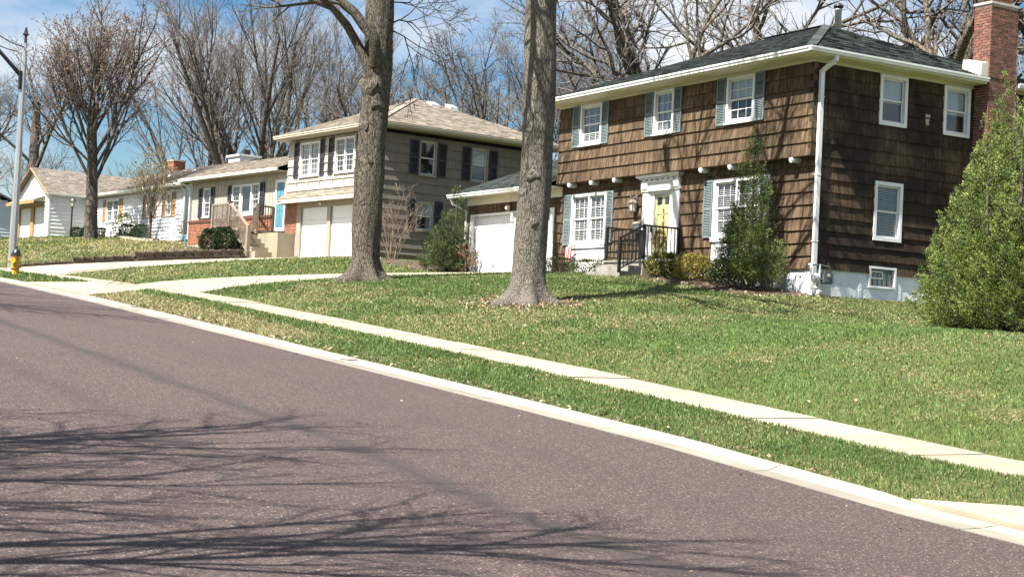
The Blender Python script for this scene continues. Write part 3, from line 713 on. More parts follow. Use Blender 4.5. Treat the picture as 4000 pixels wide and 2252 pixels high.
MB().add([(-30.72, 32.2, 9.62), (-30.03, 32.2, 9.50), (-30.03, 32.49, 9.50), (-30.72, 32.49, 9.64), (-30.72, 32.24, 10.02), (-30.03, 32.24, 9.86), (-30.03, 32.49, 9.90), (-30.72, 32.49, 10.06)],
    [(3, 2, 1, 0), (4, 5, 6, 7), (0, 1, 5, 4), (1, 2, 6, 5), (2, 3, 7, 6), (3, 0, 4, 7)]).build('flashing', 'flash', brown)
# downspout
ds = MB()
def flat_tube(mb, pts, w, t):
    for a, b in zip(pts[:-1], pts[1:]): mb.bar(a, b, w, t, up=(1, 0.001, 0))
yd = 26.93
ds.bar((XR+.50, yd+.10, 9.36), (XR+.49, yd+.09, 9.2), .10, .08, (1, 0, 0)); ds.bar((XR+.49, yd+.09, 9.22), (XR+.10, yd, 8.98), .10, .08, (1, 0, 1)); ds.bar((XR+.085, yd, 9.0), (XR+.085, yd, 3.4), .12, .085, (1, 0, 0)); ds.bar((XR+.08, yd, 3.43), (XR+.34, yd+.03, 3.3), .12, .085, (1, 0, 2))
d_ = ds.build('downspout', 'gutter', brown)
mb = MB()
for z in (8.3, 6.3, 4.6): mb.box(XR+.02, XR+.135, yd-.075, yd+.075, z, z+.03)
mb.build('strap', 'gutter', d_)
# upper windows and shutters
window(brown, FU, -41.34, -40.14, 7.92, 9.20, 1, 3, 2, .085, cover='blind', cover_z=(0, 1))
window(brown, FU, -37.41, -36.44, 7.92, 9.20, 1, 3, 2, .085, cover='curtain')
window(brown, FU, -34.02, -32.82, 7.92, 9.20, 1, 3, 2, .085, cover='shade', cover_z=(.55, 1))
for (a, b) in ((-41.76, -41.36), (-40.12, -39.75), (-37.82, -37.43), (-36.42, -36.05), (-34.43, -34.04), (-32.80, -32.39)): shutter(brown, FU, a, b, 7.89, 9.20)
# lower windows, aprons and shutters
for (a, b, zb) in ((-42.0, -40.03, 3.86), (-34.72, -32.70, 3.78)):
    window(brown, FL, a, b, 4.84, 6.46, 2, 3, 2, .10, cover='blind')
    mb = MB().fb(FL, a, b, -.1, .045, zb, 4.80); fit_frame(mb, FL, a+.25, b-.25, zb+.25, 4.6, .045, .0455, .06)
    mb.fb(FL, a-.02, b+.02, .046, .09, 4.72, 4.80)
    mb.build('window_apron', 'white', brown)
for (a, b) in ((-42.41, -42.02), (-40.01, -39.64), (-35.13, -34.74), (-32.68, -32.29)): shutter(brown, FL, a, b, 4.84, 6.45)
# side windows
window(brown, FS, 28.99, 29.98, 7.85, 9.195, 1, 1, 1, .10, cover='shade', cover_z=(.45, 1), sill=False)
window(brown, FS, 31.33, 32.33, 7.84, 9.195, 1, 1, 1, .10, cover='shade', cover_z=(.42, 1), sill=False)
window(brown, FS, 28.95, 29.95, 4.80, 6.36, 1, 1, 1, .095, cover='blind', sill=False)
bw = fit_frame(MB(), FS, 28.89, 29.86, 3.55, 4.12, .06, -.1, .03).build('basement_window', 'white', brown)
MB().fb(FS, 28.95, 29.80, -.11, -.10, 3.61, 4.06).build('interior', 'dark', bw)
mb = MB(); fit_frame(mb, FS, 29.02, 29.45, 3.8, 4.0, .03, -.06, -.045); mb.build('sash', 'white', bw)
mb = MB()
for k in range(5): mb.fb(FS, 28.98+k*.17, 29.10+k*.17, -.098, -.085, 3.63, 3.95)
mb.build('glass_block', 'curtain', bw)
MB().fb(FS, 28.95, 29.80, -.07, -.066, 3.61, 4.06).build('pane', 'glass', bw)
# a torn pale patch left on the side wall
mb = MB(); pts = [(30.66, 8.31), (30.84, 8.31), (30.83, 8.18), (30.79, 8.12), (30.80, 8.02), (30.74, 8.05), (30.72, 7.98), (30.68, 8.12)]
mb.add([(XR+.047, y, z) for y, z in pts]+[(XR+.02, y, z) for y, z in pts], [tuple(range(8))]+[(i, i+8, (i+1) % 8+8, (i+1) % 8) for i in range(8)]); mb.build('torn_patch', 'stone', brown)
# front door
ds = MB(); P_ = FL
ds.fb(P_, -38.08, -37.80, -.1, .075, 4.15, 6.30); ds.fb(P_, -36.55, -36.28, -.1, .075, 4.15, 6.30)
ds.fb(P_, -38.11, -37.77, -.1, .09, 4.15, 4.4); ds.fb(P_, -36.58, -36.25, -.1, .09, 4.15, 4.4)
ds.fb(P_, -38.12, -36.24, -.1, .11, 6.301, 6.37); ds.fb(P_, -38.08, -36.28, -.1, .085, 6.37, 6.55); ds.fb(P_, -38.13, -36.23, -.1, .13, 6.55, 6.60)
ds.fb(P_, -38.10, -36.26, -.1, .10, 6.60, 6.66); ds.fb(P_, -38.18, -36.20, -.1, .17, 6.66, 6.71); ds.fb(P_, -38.26, -36.14, -.1, .24, 6.71, 6.80)
dsr = ds.build('door_surround', 'white', brown)
for k in range(7):
    u = -38.0+k*.27; MB().fb(P_, u, u+.12, .10, .15, 6.60, 6.655).build('dentil', 'white', dsr)
for u in (-38.10, -36.57): MB().fb(P_, u, u+.30, .085, .14, 6.37, 6.54).build('corbel_block', 'white', dsr)
st = fit_frame(MB(), P_, -37.79, -36.56, 4.22, 6.295, .06, -.1, .05)
st.fb(P_, -37.73, -37.56, -.06, .02, 4.28, 6.235); st.fb(P_, -36.80, -36.62, -.06, .02, 4.28, 6.235); st.fb(P_, -37.56, -36.80, -.06, .02, 4.28, 4.47); st.fb(P_, -37.56, -36.80, -.06, .02, 6.2, 6.235)
std = st.build('storm_door', 'white', brown)
MB().fb(P_, -37.56, -36.80, .004, .007, 4.47, 6.2).build('pane', 'glass', std)
MB().fb(P_, -37.64, -37.60, .02, .07, 5.1, 5.28).fb(P_, -37.64, -37.52, .05, .075, 5.16, 5.19).build('handle', 'black', std)
MB().fb(P_, -37.56, -36.86, .02, .035, 4.34, 4.42).build('mail_slot', 'gas', std)
door = MB().fb(P_, -37.62, -36.74, -.1, -.045, 4.3, 6.24).build('front_door', 'yellow', brown)
for (a, b) in ((-37.50, -37.22), (-37.12, -36.84)):
    for (c, d) in ((4.62, 5.05), (5.12, 5.55), (5.62, 5.78)):
        MB().fb(P_, a, b, -.0445, -.03, c, d).build('panel', 'yellow', door)
    MB().fb(P_, a+.02, b-.02, -.0445, -.04, 5.9, 6.12).build('door_light', 'dark', door)
for ch_, z in (('5', 5.70), ('9', 5.515), ('0', 5.33), ('7', 5.145)):
    text(std, ch_, .17, (-37.13, YL+.022, z), (PI/2, 0, 0), 'number', 'house_number', extr=.003)
# garage wing
YG = 27.0; FG = ('F', YG); gx0 = -48.86
MB().box(gx0, XL-.002, YG+.12, 34, 3.6, 6.75).build('garage_wall', 'dark', brown)
MB().box(gx0+.02, XL, YG+.09, YG+.12, 3.6, 6.75).build('garage_sheathing', 'shake', brown)
gc = []
grect = [(-48.62, -43.04, 3.5, 6.10)]
shakes(gc, FG, gx0, XL, [3.95+.33*i for i in range(8)]+[6.5], grect)
for c in gc: MB().hexa(wedge(*c)).build('shingle', 'shake', brown)
mb = MB().fb(FG, -48.62, -48.45, -.12, .05, 3.9, 6.1).fb(FG, -45.60, -45.12, -.12, .05, 3.9, 6.02).fb(FG, -43.24, -43.04, -.12, .05, 3.9, 6.1).fb(FG, -48.45, -43.24, -.12, .05, 6.02, 6.1)
mb.fb(FG, -45.62, -45.52, .05, .16, 5.75, 6.02).fb(FG, -45.2, -45.1, .05, .16, 5.75, 6.02)
mb.build('garage_trim', 'white', brown)
garage_door(brown, FG, -48.45, -45.60, 3.97, 6.015, 5, cols=4); garage_door(brown, FG, -45.12, -43.24, 3.97, 6.015, 5, cols=3)
gy0 = YG-.5
MB().box(gx0-.55, XL-.02, gy0, YG+.05, 6.72, 6.75).build('garage_soffit', 'white', brown)
MB().fb(FG, gx0-.02, XL-.01, -.05, .05, 6.43, 6.718).build('frieze_board', 'cream', brown)
g2 = MB(); gutter(g2, (gx0-.6, gy0, 6.69), (XL-.02, gy0, 6.69), (0, -1, 0)); g2.bar((gx0-.45, gy0-.02, 6.69), (gx0-.42, gy0+.1, 6.45), .09, .07); g2.bar((gx0-.42, gy0+.1, 6.48), (gx0-.1, YG-.02, 6.25), .09, .07); g2.bar((gx0-.08, YG-.03, 6.3), (gx0-.08, YG-.03, 4.1), .09, .07, (0, 1, 0))
g2.build('gutter', 'gutter', brown)
rz0, rz1, ry1 = 6.82, 8.78, 31.6
gr = MB().add([(gx0-.6, gy0-.06, rz0), (XL+.0, gy0-.06, rz0), (XL, ry1, rz1), (gx0-.6, ry1, rz1), (XL, 36.5, 6.8), (gx0-.6, 36.5, 6.8), (gx0-.6, gy0-.06, rz0-.12), (XL, gy0-.06, rz0-.12), (XL, ry1, rz1-.12), (gx0-.6, ry1, rz1-.12)],
   [(0, 1, 2, 3), (3, 2, 4, 5), (6, 9, 8, 7), (0, 6, 7, 1), (0, 3, 9, 6)]).build('garage_roof', 'green_roof', brown)
tb = MB(); roof_tabs(tb, (gx0-.6, gy0-.06, rz0), (XL, gy0-.06, rz0), (gx0-.6, ry1, rz1), .14, .3, .014); tb.build('roof_shingles', 'green_roof', gr, kind='stuff')
MB().add([(gx0, YG, 6.75), (gx0, 35.5, 6.75), (gx0, ry1, 8.55)], [(0, 1, 2)]).build('gable_wall', 'shake', brown)

# front steps with railing
por = root('entry_steps', (-37.0, 25.6, 3.7), 'grey concrete entry landing and steps with black metal railing before the yellow door', 'steps')
MB().box(-38.05, -36.1, 25.62, 26.94, 3.4, 4.12).build('landing', 'step', por)
MB().box(-38.08, -36.07, 25.58, 26.94, 4.12, 4.17).build('landing_slab', 'step', por)
MB().box(-37.9, -36.2, 25.25, 25.61, 3.4, 3.98).build('step', 'step', por); MB().box(-37.9, -36.2, 24.92, 25.249, 3.3, 3.81).build('step', 'step', por)
def rail(parent, a, b, zb, zt, gap=.12, mat='black', pw=.075, bw_=.02, post=(True, True), rw=.05):
    """guard rail from a to b (x,y); zb/zt are (start,end) heights"""
    A, B = Vector((a[0], a[1], 0)), Vector((b[0], b[1], 0)); Ln = (B-A).length
    for z, h in ((zb, .03), (zt, rw)):
        MB().bar(A+Vector((0, 0, z[0])), B+Vector((0, 0, z[1])), rw, h).build('rail', mat, parent)
    for k, e in enumerate((A, B)):
        if post[k]: MB().box(e.x-pw/2, e.x+pw/2, e.y-pw/2, e.y+pw/2, (zb[k])-.1, zt[k]+.03).build('post', mat, parent)
    n = max(2, int(Ln/gap))
    for k in range(1, n):
        t = k/n; p = A.lerp(B, t); z0 = zb[0]*(1-t)+zb[1]*t; z1 = zt[0]*(1-t)+zt[1]*t
        MB().box(p.x-bw_/2, p.x+bw_/2, p.y-bw_/2, p.y+bw_/2, z0, z1).build('baluster', mat, parent)
rail(por, (-36.14, 25.66), (-36.14, 26.86), (4.27, 4.27), (5.14, 5.14), .13)
rail(por, (-38.0, 25.66), (-38.0, 26.86), (4.27, 4.27), (5.14, 5.14), .13)
rail(por, (-36.14, 25.66), (-36.14, 24.85), (4.27, 3.85), (5.14, 4.72), .12, post=(False, True))
mb = MB(); mb.bar((-38.0, 25.66, 4.7), (-38.0, 26.86, 4.7), .03, .03); mb.build('rail', 'black', por)

# ------------------------------------------------------------------ tan split-level house
TA = math.radians(6)
tan = root('tan_house', (-64.04, 27.0, 4.9), 'taupe split-level house with white double garage doors and charcoal shutters', 'house', rotz=TA, house=(0, 0, 4.9))
tx0, tx1, tyb = -1.4, 6.49, 8.6
TF, TS = ('F', 0.0), ('S', tx1)
MB().box(tx0, tx1-.1, .1, tyb, 4.5, 10.13).build('wall', 'dark', tan)
MB().box(tx1-.1, tx1-.01, .05, tyb, 4.2, 5.06).box(4.95, tx1-.1, .02, .1, 4.3, 4.98).build('foundation', 'tan_side', tan)
def courses(parent, pl, u0, u1, zs, rects, m, wr, name='siding_board'):
    cs = []; shakes(cs, pl, u0, u1, zs, rects, wr, -.1)
    place_cells(cs, name, m, parent, (40, -20), 300)
trf = [(-.3, 1.4, 8.48, 9.98), (2.75, 4.35, 8.48, 9.98)]
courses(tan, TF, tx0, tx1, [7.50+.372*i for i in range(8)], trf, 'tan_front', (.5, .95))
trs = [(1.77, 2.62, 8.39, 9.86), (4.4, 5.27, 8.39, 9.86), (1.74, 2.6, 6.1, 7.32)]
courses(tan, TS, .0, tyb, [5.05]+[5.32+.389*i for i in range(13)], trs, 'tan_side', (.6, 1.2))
for u in (-.55, .55, 1.5, 2.6, 3.55, 4.5): MB().fb(TF, u-.02, u+.02, .03, .058, 7.6, 8.43).build('batten', 'tan_front', tan)
pass
# garage level
mb = MB().fb(TF, -.36, .02, -.1, .03, 4.6, 7.49).fb(TF, 2.3, 2.6, -.1, .03, 4.6, 7.49).fb(TF, 4.9, 5.1, -.1, .03, 4.6, 7.49).fb(TF, .02, 2.3, -.1, .02, 7.1, 7.49).fb(TF, 2.6, 4.9, -.1, .02, 7.1, 7.49).fb(TF, 5.1, tx1, -.1, .02, 4.98, 7.49)
mb.build('garage_trim', 'tan_trim', tan)
garage_door(tan, TF, .02, 2.3, 4.93, 7.1, 4); garage_door(tan, TF, 2.6, 4.9, 4.93, 7.1, 4)
bk = MB().fb(TF, tx0, -.36, -.1, -.0, 4.6, 7.45).build('brick_wall', 'mortar', tan)
cs = []; brick_face(cs, TF, tx0, -.37, 5.9, 7.42, off=0)
for c in cs: MB().hexa(wedge(*c)).build('brick', 'obrick', bk)
# pent roof over the garage
pn = MB().hexa([(tx0-.02, -.55, 7.43), (tx1, -.55, 7.43), (tx1, .05, 7.43), (tx0-.02, .05, 7.43), (tx0-.02, -.55, 7.47), (tx1, -.55, 7.47), (tx1, .05, 7.86), (tx0-.02, .05, 7.86)]).build('pent_roof', 'tan_roof', tan)
tb = MB(); roof_tabs(tb, (tx0-.02, -.56, 7.475), (tx1, -.56, 7.475), (tx0-.02, -.03, 7.80), .13, .28, .012); tb.build('roof_shingles', 'tan_roof', pn, kind='stuff')
MB().box(tx0-.02, tx1, -.57, -.53, 7.28, 7.46).box(tx0-.02, tx0+.02, -.53, .0, 7.28, 7.44).box(tx0+.02, tx1, -.53, .0, 7.40, 7.428).build('pent_fascia', 'tan_gut', tan)
text(tan, '5911', .12, (tx0+.32, -.576, 7.37), (PI/2, 0, 0), 'number', 'house_number')
# windows
for (a, b) in ((-.3, 1.4), (2.75, 4.35)): window(tan, TF, a, b, 8.48, 9.98, 2, 3, 3, .06, 'white', cover='curtain' if a < 0 else None, sw=.03)
for (a, b) in ((-.82, -.44), (1.5, 1.84), (2.2, 2.6), (4.5, 4.88)): shutter(tan, TF, a, b, 8.45, 10.05, 'navy')
for (a, b, c, d, cv) in ((1.77, 2.62, 8.39, 9.86, None), (4.4, 5.27, 8.39, 9.86, 'shade'), (1.74, 2.6, 6.1, 7.32, 'shade')):
    window(tan, TS, a, b, c, d, 1, 1, 1, .06, 'tan_trim', cover=cv, cover_z=(.5, 1), sash_mat='white', thick=.07)
for (a, b, c, d) in ((1.29, 1.72, 8.40, 9.82), (2.69, 3.12, 8.40, 9.82), (3.92, 4.34, 8.40, 9.82), (5.34, 5.76, 8.40, 9.82), (1.29, 1.68, 6.12, 7.38), (2.66, 3.05, 6.12, 7.38)): shutter(tan, TS, a, b, c, d, 'navy')
# roof
o = .5; e0, e1, f0, f1, tz = tx0-o, tx1+o, -o, tyb+o, 10.35
MB().box(e0, e1, f0, .08, 10.15, 10.19).box(tx1-.1, e1, .08, f1, 10.15, 10.19).box(e0, tx1-.1, .08, f1, 10.16, 10.188).build('soffit', 'tan_trim', tan)
gm = MB(); gutter(gm, (e0, f0, 10.2), (e1+.1, f0, 10.2), (0, -1, 0), h=.13); gutter(gm, (e1, f0-.1, 10.201), (e1, f1, 10.201), (1, 0, 0), h=.13); gm.build('gutter', 'tan_gut', tan)
MB().box(e0, e1, f0-.003, f0+.02, 10.16, 10.35).box(e1-.02, e1+.003, f0, f1, 10.16, 10.35).build('fascia', 'tan_gut', tan)
m_ = (e0+e1)/2; hw = (e1-e0)/2; R0 = Vector((m_, f0+hw, 12.2)); R1 = Vector((m_, f1-hw, 12.2))
q = [(e0, f0-.05, tz), (e1+.05, f0-.05, tz), (e1+.05, f1, tz), (e0, f1, tz), tuple(R0), tuple(R1)]
tr = MB().add(q, [(0, 1, 4), (1, 2, 5, 4), (2, 3, 5), (3, 0, 4, 5), (3, 2, 1, 0)]).build('roof', 'tan_roof', tan)
tb = MB(); D1 = Vector((e0, R0.y, R0.z)); Lf = (D1-Vector(q[0])).length
roof_tabs(tb, q[0], q[1], D1, .14, .3, .014, lambda v: (hw*v/Lf, (e1-e0+.05)-(hw+.05)*v/Lf))
D2 = Vector((R0.x, f0-.05, R0.z)); L2 = (D2-Vector(q[1])).length
roof_tabs(tb, q[1], q[2], D2, .14, .3, .014, lambda v: ((hw+.05)*v/L2, (f1-f0+.05)-(f1-R1.y)*v/L2))
tb.build('roof_shingles', 'tan_roof', tr, kind='stuff')
hp = MB(); A0 = Vector(q[1])
for k in range(22): hp.bar(A0.lerp(R0, k/22)+Vector((0, 0, .018)), A0.lerp(R0, (k+1.15)/22)+Vector((0, 0, .024)), .26, .012)
hp.build('ridge_cap', 'tan_roof', tr)
for y in (4.35, 5.35):
    zt = 12.2-(y > 9)*.1; MB().hexa([(m_+.35, y, 11.92), (m_+.85, y, 11.72), (m_+.85, y+.42, 11.72), (m_+.35, y+.42, 11.92), (m_+.35, y, 12.16), (m_+.80, y, 11.98), (m_+.80, y+.42, 11.98), (m_+.35, y+.42, 12.16)]).build('roof_vent', 'vent', tr)
# wing
wx0, wyb = -11.2, 6.3
MB().box(wx0, tx0-.002, .1, wyb-.4, 5.2, 8.85).build('wing_wall', 'tan_front', tan)
for (a, b, c, d) in sub_rects((wx0-.03, tx0, 6.89, 8.88), [(-9.86, -9.06, 7.02, 8.45), (-6.76, -3.96, 6.98, 8.43), (-2.45, -1.45, 6.1, 8.48)]): MB().fb(TF, a, b, -.1, 0, c, d).build('board_siding', 'tan_front', tan)
u = wx0+.05
while u < tx0-.05:
    if not (-9.95 < u < -8.95 or -6.85 < u < -3.85 or -2.45 < u < -1.45): MB().fb(TF, u-.022, u+.022, .0, .022, 6.93, 8.70).build('batten', 'tan_front', tan)
    u += .31
MB().fb(TF, wx0-.03, tx0, .0005, .03, 8.70, 8.86).build('frieze_board', 'tan_trim', tan)
wb = MB().fb(TF, wx0-.05, -2.45, -.1, .10, 4.9, 6.80).build('brick_base', 'mortar', tan)
cs = []; brick_face(cs, ('F', -.1), wx0-.06, -2.45, 5.7, 6.78)
cs.sort(key=lambda c: abs(c[1]+7.0)*.0-c[3]*2+abs(c[1]+6)*.2)
for c in cs[:300]: MB().hexa(wedge(*c)).build('brick', 'obrick', wb)
mb = MB()
for c in cs[300:]: mb.hexa(wedge(*c))
if len(cs) > 300: mb.build('bricks', 'obrick', wb, kind='stuff')
mb = MB(); u = wx0-.08
while u < -2.5:
    mb.hexa([(u, -.17, 6.79), (u+.09, -.17, 6.79), (u+.09, .0, 6.86), (u, .0, 6.86), (u, -.17, 6.86), (u+.09, -.17, 6.86), (u+.09, .0, 6.93), (u, .0, 6.93)]); u += .1
mb.build('brick_cap', 'cap_brick', wb, kind='stuff')
window(tan, TF, -9.86, -9.06, 7.02, 8.45, 1, 3, 3, .05, cover=None, sw=.03)
shutter(tan, TF, -10.32, -9.9, 6.98, 8.48, 'navy'); shutter(tan, TF, -9.04, -8.66, 6.98, 8.48, 'navy')
window(tan, TF, -6.76, -5.9, 6.98, 8.43, 1, 3, 3, .05, cover=None, sw=.03); window(tan, TF, -5.88, -4.80, 6.98, 8.43, 1, 1, 1, .06, cover='shade', cover_z=(0, .12), fixed=True); window(tan, TF, -4.78, -3.96, 6.98, 8.43, 1, 3, 3, .05, cover='shade', cover_z=(0, .3), sw=.03)
shutter(tan, TF, -7.18, -6.8, 6.98, 8.46, 'navy'); shutter(tan, TF, -3.92, -3.5, 6.98, 8.46, 'navy')
dr = fit_frame(MB(), TF, -2.45, -1.45, 6.15, 8.48, .14, -.05, .05).build('door_frame', 'white', tan)
d2 = MB().fb(TF, -2.30, -1.60, -.03, .012, 6.2, 8.34).build('blue_door', 'teal', tan)
for (c, d) in ((6.35, 6.95), (7.05, 7.6), (7.7, 8.2)):
    for (a, b) in ((-2.22, -2.0), (-1.9, -1.68)): MB().fb(TF, a, b, .012, .026, c, d).build('panel', 'teal', d2)
MB().box(wx0-.5, tx0-.03, -.5, .08, 8.80, 8.83).build('wing_soffit', 'tan_trim', tan)
gm = MB(); gutter(gm, (wx0-.5, -.5, 8.82), (tx0-.03, -.5, 8.82), (0, -1, 0)); gm.bar((wx0-.3, -.5, 8.82), (wx0-.12, -.08, 8.5), .08, .06); gm.bar((wx0-.11, -.07, 8.52), (wx0-.11, -.07, 6.0), .08, .06, (0, 1, 0)); gm.build('gutter', 'gutter', tan)
wr_ = MB().add([(wx0-.5, -.55, 8.94), (tx0-.02, -.55, 8.94), (tx0-.02, 2.7, 10.14), (wx0-.5, 2.7, 10.14), (tx0-.02, 6.0, 8.9), (wx0-.5, 6.0, 8.9), (wx0-.5, -.55, 8.84), (tx0-.02, -.55, 8.84), (wx0-.5, 2.7, 10.02)], [(0, 1, 2, 3), (3, 2, 4, 5), (0, 6, 7, 1), (0, 3, 8, 6)]).build('wing_roof', 'tan_roof', tan)
tb = MB(); roof_tabs(tb, (wx0-.5, -.55, 8.94), (tx0-.02, -.55, 8.94), (wx0-.5, 2.7, 10.14), .14, .32, .014); tb.build('roof_shingles', 'tan_roof', wr_, kind='stuff')
MB().add([(wx0, .1, 8.85), (wx0, 5.6, 8.85), (wx0, 2.7, 9.95)], [(0, 1, 2)]).build('gable_wall', 'tan_front', tan)

# porch deck with stair, in the tan house's axes
pd = root('porch_deck', (-64.04-2.5*math.cos(TA), 27.0-2.5*math.sin(TA), 4.9), 'timber porch deck and stair with brown rails beside the tan house garage', 'porch', rotz=TA, house=(-2.5, 0, 4.9))
MB().box(-5.25, -2.45, -1.82, -.14, 6.05, 6.16).build('platform', 'concrete', pd)
for k in range(11): MB().box(-5.22, -2.48, -1.80+.0, -1.785, 4.75+.118*k, 4.75+.118*k+.11).build('skirt_board', 'deck', pd)
MB().box(-5.2, -2.5, -1.78, -.18, 4.7, 6.05).build('base', 'deckdark', pd)
for k in range(5):
    MB().box(-2.45, -2.35+.34*(k+.0)+.02*k, -1.68, -.86, 4.6, 6.02-.208*(k+.4)).build('step', 'concrete', pd)
MB().box(-2.45, -.45, -.858, -.02, 4.6, 5.98).build('landing_block', 'concrete', pd)
rail(pd, (-5.15, -1.75), (-3.42, -1.75), (6.3, 6.3), (7.30, 7.30), .11, 'deck', .11, .03, (True, True), .08)
rail(pd, (-3.42, -1.75), (-1.52, -1.75), (6.2, 5.1), (7.30, 6.18), .11, 'deck', .11, .03, (False, False), .09)
MB().box(-1.60, -1.44, -1.83, -1.67, 4.75, 6.25).build('post', 'deck', pd)
MB().box(-3.51, -3.33, -1.84, -1.66, 7.34, 7.40).build('post_cap', 'deckdark', pd)
rail(pd, (-2.4, -.92), (-2.4, -.1), (6.28, 6.28), (7.24, 7.22), .12, 'deckdark', .1, .025, (True, True), .07)
rail(pd, (-3.9, -.3), (-2.45, -.88), (6.28, 6.28), (7.2, 7.2), .12, 'deckdark', .09, .025, (True, False), .07)
MB().box(-2.45, -2.34, -.97, -.86, 5.98, 7.33).build('post', 'deck', pd)

# ------------------------------------------------------------------ white ranch house
HA = math.radians(4.5)
wh = root('white_house', (-99.78, 25.0, 6.7), 'white clapboard ranch house with gabled garage and golden wood trim', 'house', rotz=HA, house=(0, 0, 6.7))
HF, HS, HM = ('F', 0.0), ('S', 0.0), ('F', 2.68)
MB().box(-6.1, -.06, .06, 9, 6.2, 9.62).box(2.2, 14.9, 2.79, 10, 6.0, 9.6).box(-.1, 2.25, 2.79, 9, 6.2, 9.6).build('wall', 'white_side', wh)
cs = []; shakes(cs, HS, 0, 2.72, [6.75+.235*i for i in range(13)], [], (3, 3.1), -.06); shakes(cs, HF, -6.1, 0, [8.9+.235*i for i in range(4)], [], (7, 7.1), -.06); shakes(cs, HF, -.72, 0, [6.75+.235*i for i in range(10)], [], (7, 7.1), -.06)
for c in cs: MB().hexa(wedge(*c)).build('siding_board', 'white_side', wh)
z = 9.62
while z < 11.1:
    a = (11.22-z)/(11.22-9.62)*3.1; MB().hexa(wedge(HF, -3.05-a, -3.05+a, z, z+.18, -.06, .035, .01)).build('siding_board', 'white_side', wh); z += .18
mrec = [(2.85, 5.0, 7.9, 9.3), (9.4, 10.45, 8.0, 9.28), (12.3, 13.1, 7.95, 9.28)]
cs = []; shakes(cs, HM, -.02, 14.95, [6.5+.21*i for i in range(15)], mrec, (.25, .6), -.11)
place_cells(cs, 'shake', 'white_side', wh, (14, 0), 300)
cs = []; shakes(cs, ('S', 14.95), 2.68, 9, [6.5+.25*i for i in range(13)], [], (6.5, 6.6), -.05)
for c in cs: MB().hexa(wedge(*c)).build('siding_board', 'white_side', wh)
MB().box(-.09, .05, -.05, .06, 6.7, 9.6).box(-6.15, -6.02, -.05, .06, 6.7, 9.6).build('corner_board', 'white', wh)
garage_door(wh, HF, -5.65, -3.42, 6.74, 8.85, 4); garage_door(wh, HF, -2.83, -.74, 6.74, 8.85, 4)
mb = MB().fb(HF, -5.92, -5.65, -.06, .05, 6.7, 8.98).fb(HF, -3.42, -2.83, -.06, .05, 6.7, 8.85).fb(HF, -5.65, -.74, -.06, .05, 8.85, 8.98).build('garage_trim', 'wood', wh)
pt = MB().hexa([(-6.3, -.75, 9.12), (-.74, -.75, 9.12), (-.74, .02, 9.12), (-6.3, .02, 9.12), (-6.3, -.75, 9.2), (-.74, -.75, 9.2), (-.74, .02, 9.52), (-6.3, .02, 9.52)]).build('pent_roof', 'brown_roof', wh)
MB().box(-6.3, -.74, -.77, -.74, 9.0, 9.19).build('pent_fascia', 'wood', wh)
MB().fb(HF, -3.72, -3.42, -.02, .05, 10.15, 10.72).build('gable_vent', 'white', wh)
q = MB()
for k in range(6): q.hexa(wedge(HF, -3.69, -3.45, 10.19+k*.085, 10.24+k*.085, .04, .065, .052))
q.build('louvre', 'grey_side', wh)
gq = [(.38, -.3, 9.62), (.38, 9, 9.62), (-3.05, 9, 11.42), (-3.05, -.3, 11.42), (-6.48, 9, 9.62), (-6.48, -.3, 9.62)]
lo = [(x_, y_, z_-.1) for x_, y_, z_ in gq]
gro = MB().add(gq+lo, [(0, 1, 2, 3), (3, 2, 4, 5), (6, 9, 8, 7), (9, 11, 10, 8), (0, 3, 9, 6), (3, 5, 11, 9), (0, 6, 7, 1)]).build('garage_roof', 'brown_roof', wh)
tb = MB(); roof_tabs(tb, (.38, -.3, 9.62), (.38, 6, 9.62), (-3.05, -.3, 11.42), .15, .34, .015, None); tb.build('roof_shingles', 'brown_roof', gro, kind='stuff')
mb = MB(); mb.bar((.40, -.31, 9.56), (-3.05, -.31, 11.37), .03, .16, (0, 1, 0)); mb.bar((-3.05, -.311, 11.37), (-6.5, -.311, 9.56), .03, .16, (0, 1, 0)); mb.build('rake_board', 'wood', wh)
gm = MB(); gutter(gm, (.36, -.3, 9.5), (.36, 2.3, 9.5), (1, 0, 0)); gutter(gm, (.3, 2.24, 9.56), (15.3, 2.24, 9.56), (0, -1, 0)); gm.bar((14.9, 2.3, 9.56), (14.98, 2.6, 9.25), .09, .07); gm.bar((15.0, 2.6, 9.3), (15.0, 2.6, 6.5), .09, .07, (0, 1, 0)); gm.build('gutter', 'gutter', wh)
MB().box(.2, 15.3, 2.24, 2.75, 9.55, 9.58).build('soffit', 'white', wh)
mr = MB().add([(-.5, 2.2, 9.68), (15.4, 2.2, 9.68), (15.4, 6.7, 11.5), (-3, 6.7, 11.5), (15.4, 11.2, 9.68), (-3, 11.2, 9.68), (15.4, 2.2, 9.58), (15.4, 6.7, 11.38), (15.4, 11.2, 9.58), (-.5, 2.2, 9.58)], [(0, 1, 2, 3), (3, 2, 4, 5), (1, 6, 7, 2), (2, 7, 8, 4), (0, 9, 6, 1)]).build('roof', 'brown_roof', wh)
tb = MB(); roof_tabs(tb, (-.5, 2.2, 9.68), (15.4, 2.2, 9.68), (-.5, 6.7, 11.5), .15, .34, .015); tb.build('roof_shingles', 'brown_roof', mr, kind='stuff')
MB().add([(14.9, 2.7, 9.6), (14.9, 10.7, 9.6), (14.9, 6.7, 11.35)], [(0, 1, 2)]).build('gable_wall', 'white_side', wh)
cw = MB().box(9.6, 11.2, 7.6, 8.9, 10.6, 12.05).box(9.5, 11.3, 7.5, 9.0, 12.05, 12.17).build('chimney', 'white', wh); MB().box(10.6, 10.95, 8.0, 8.4, 12.17, 12.5).build('flue', 'dark', cw)
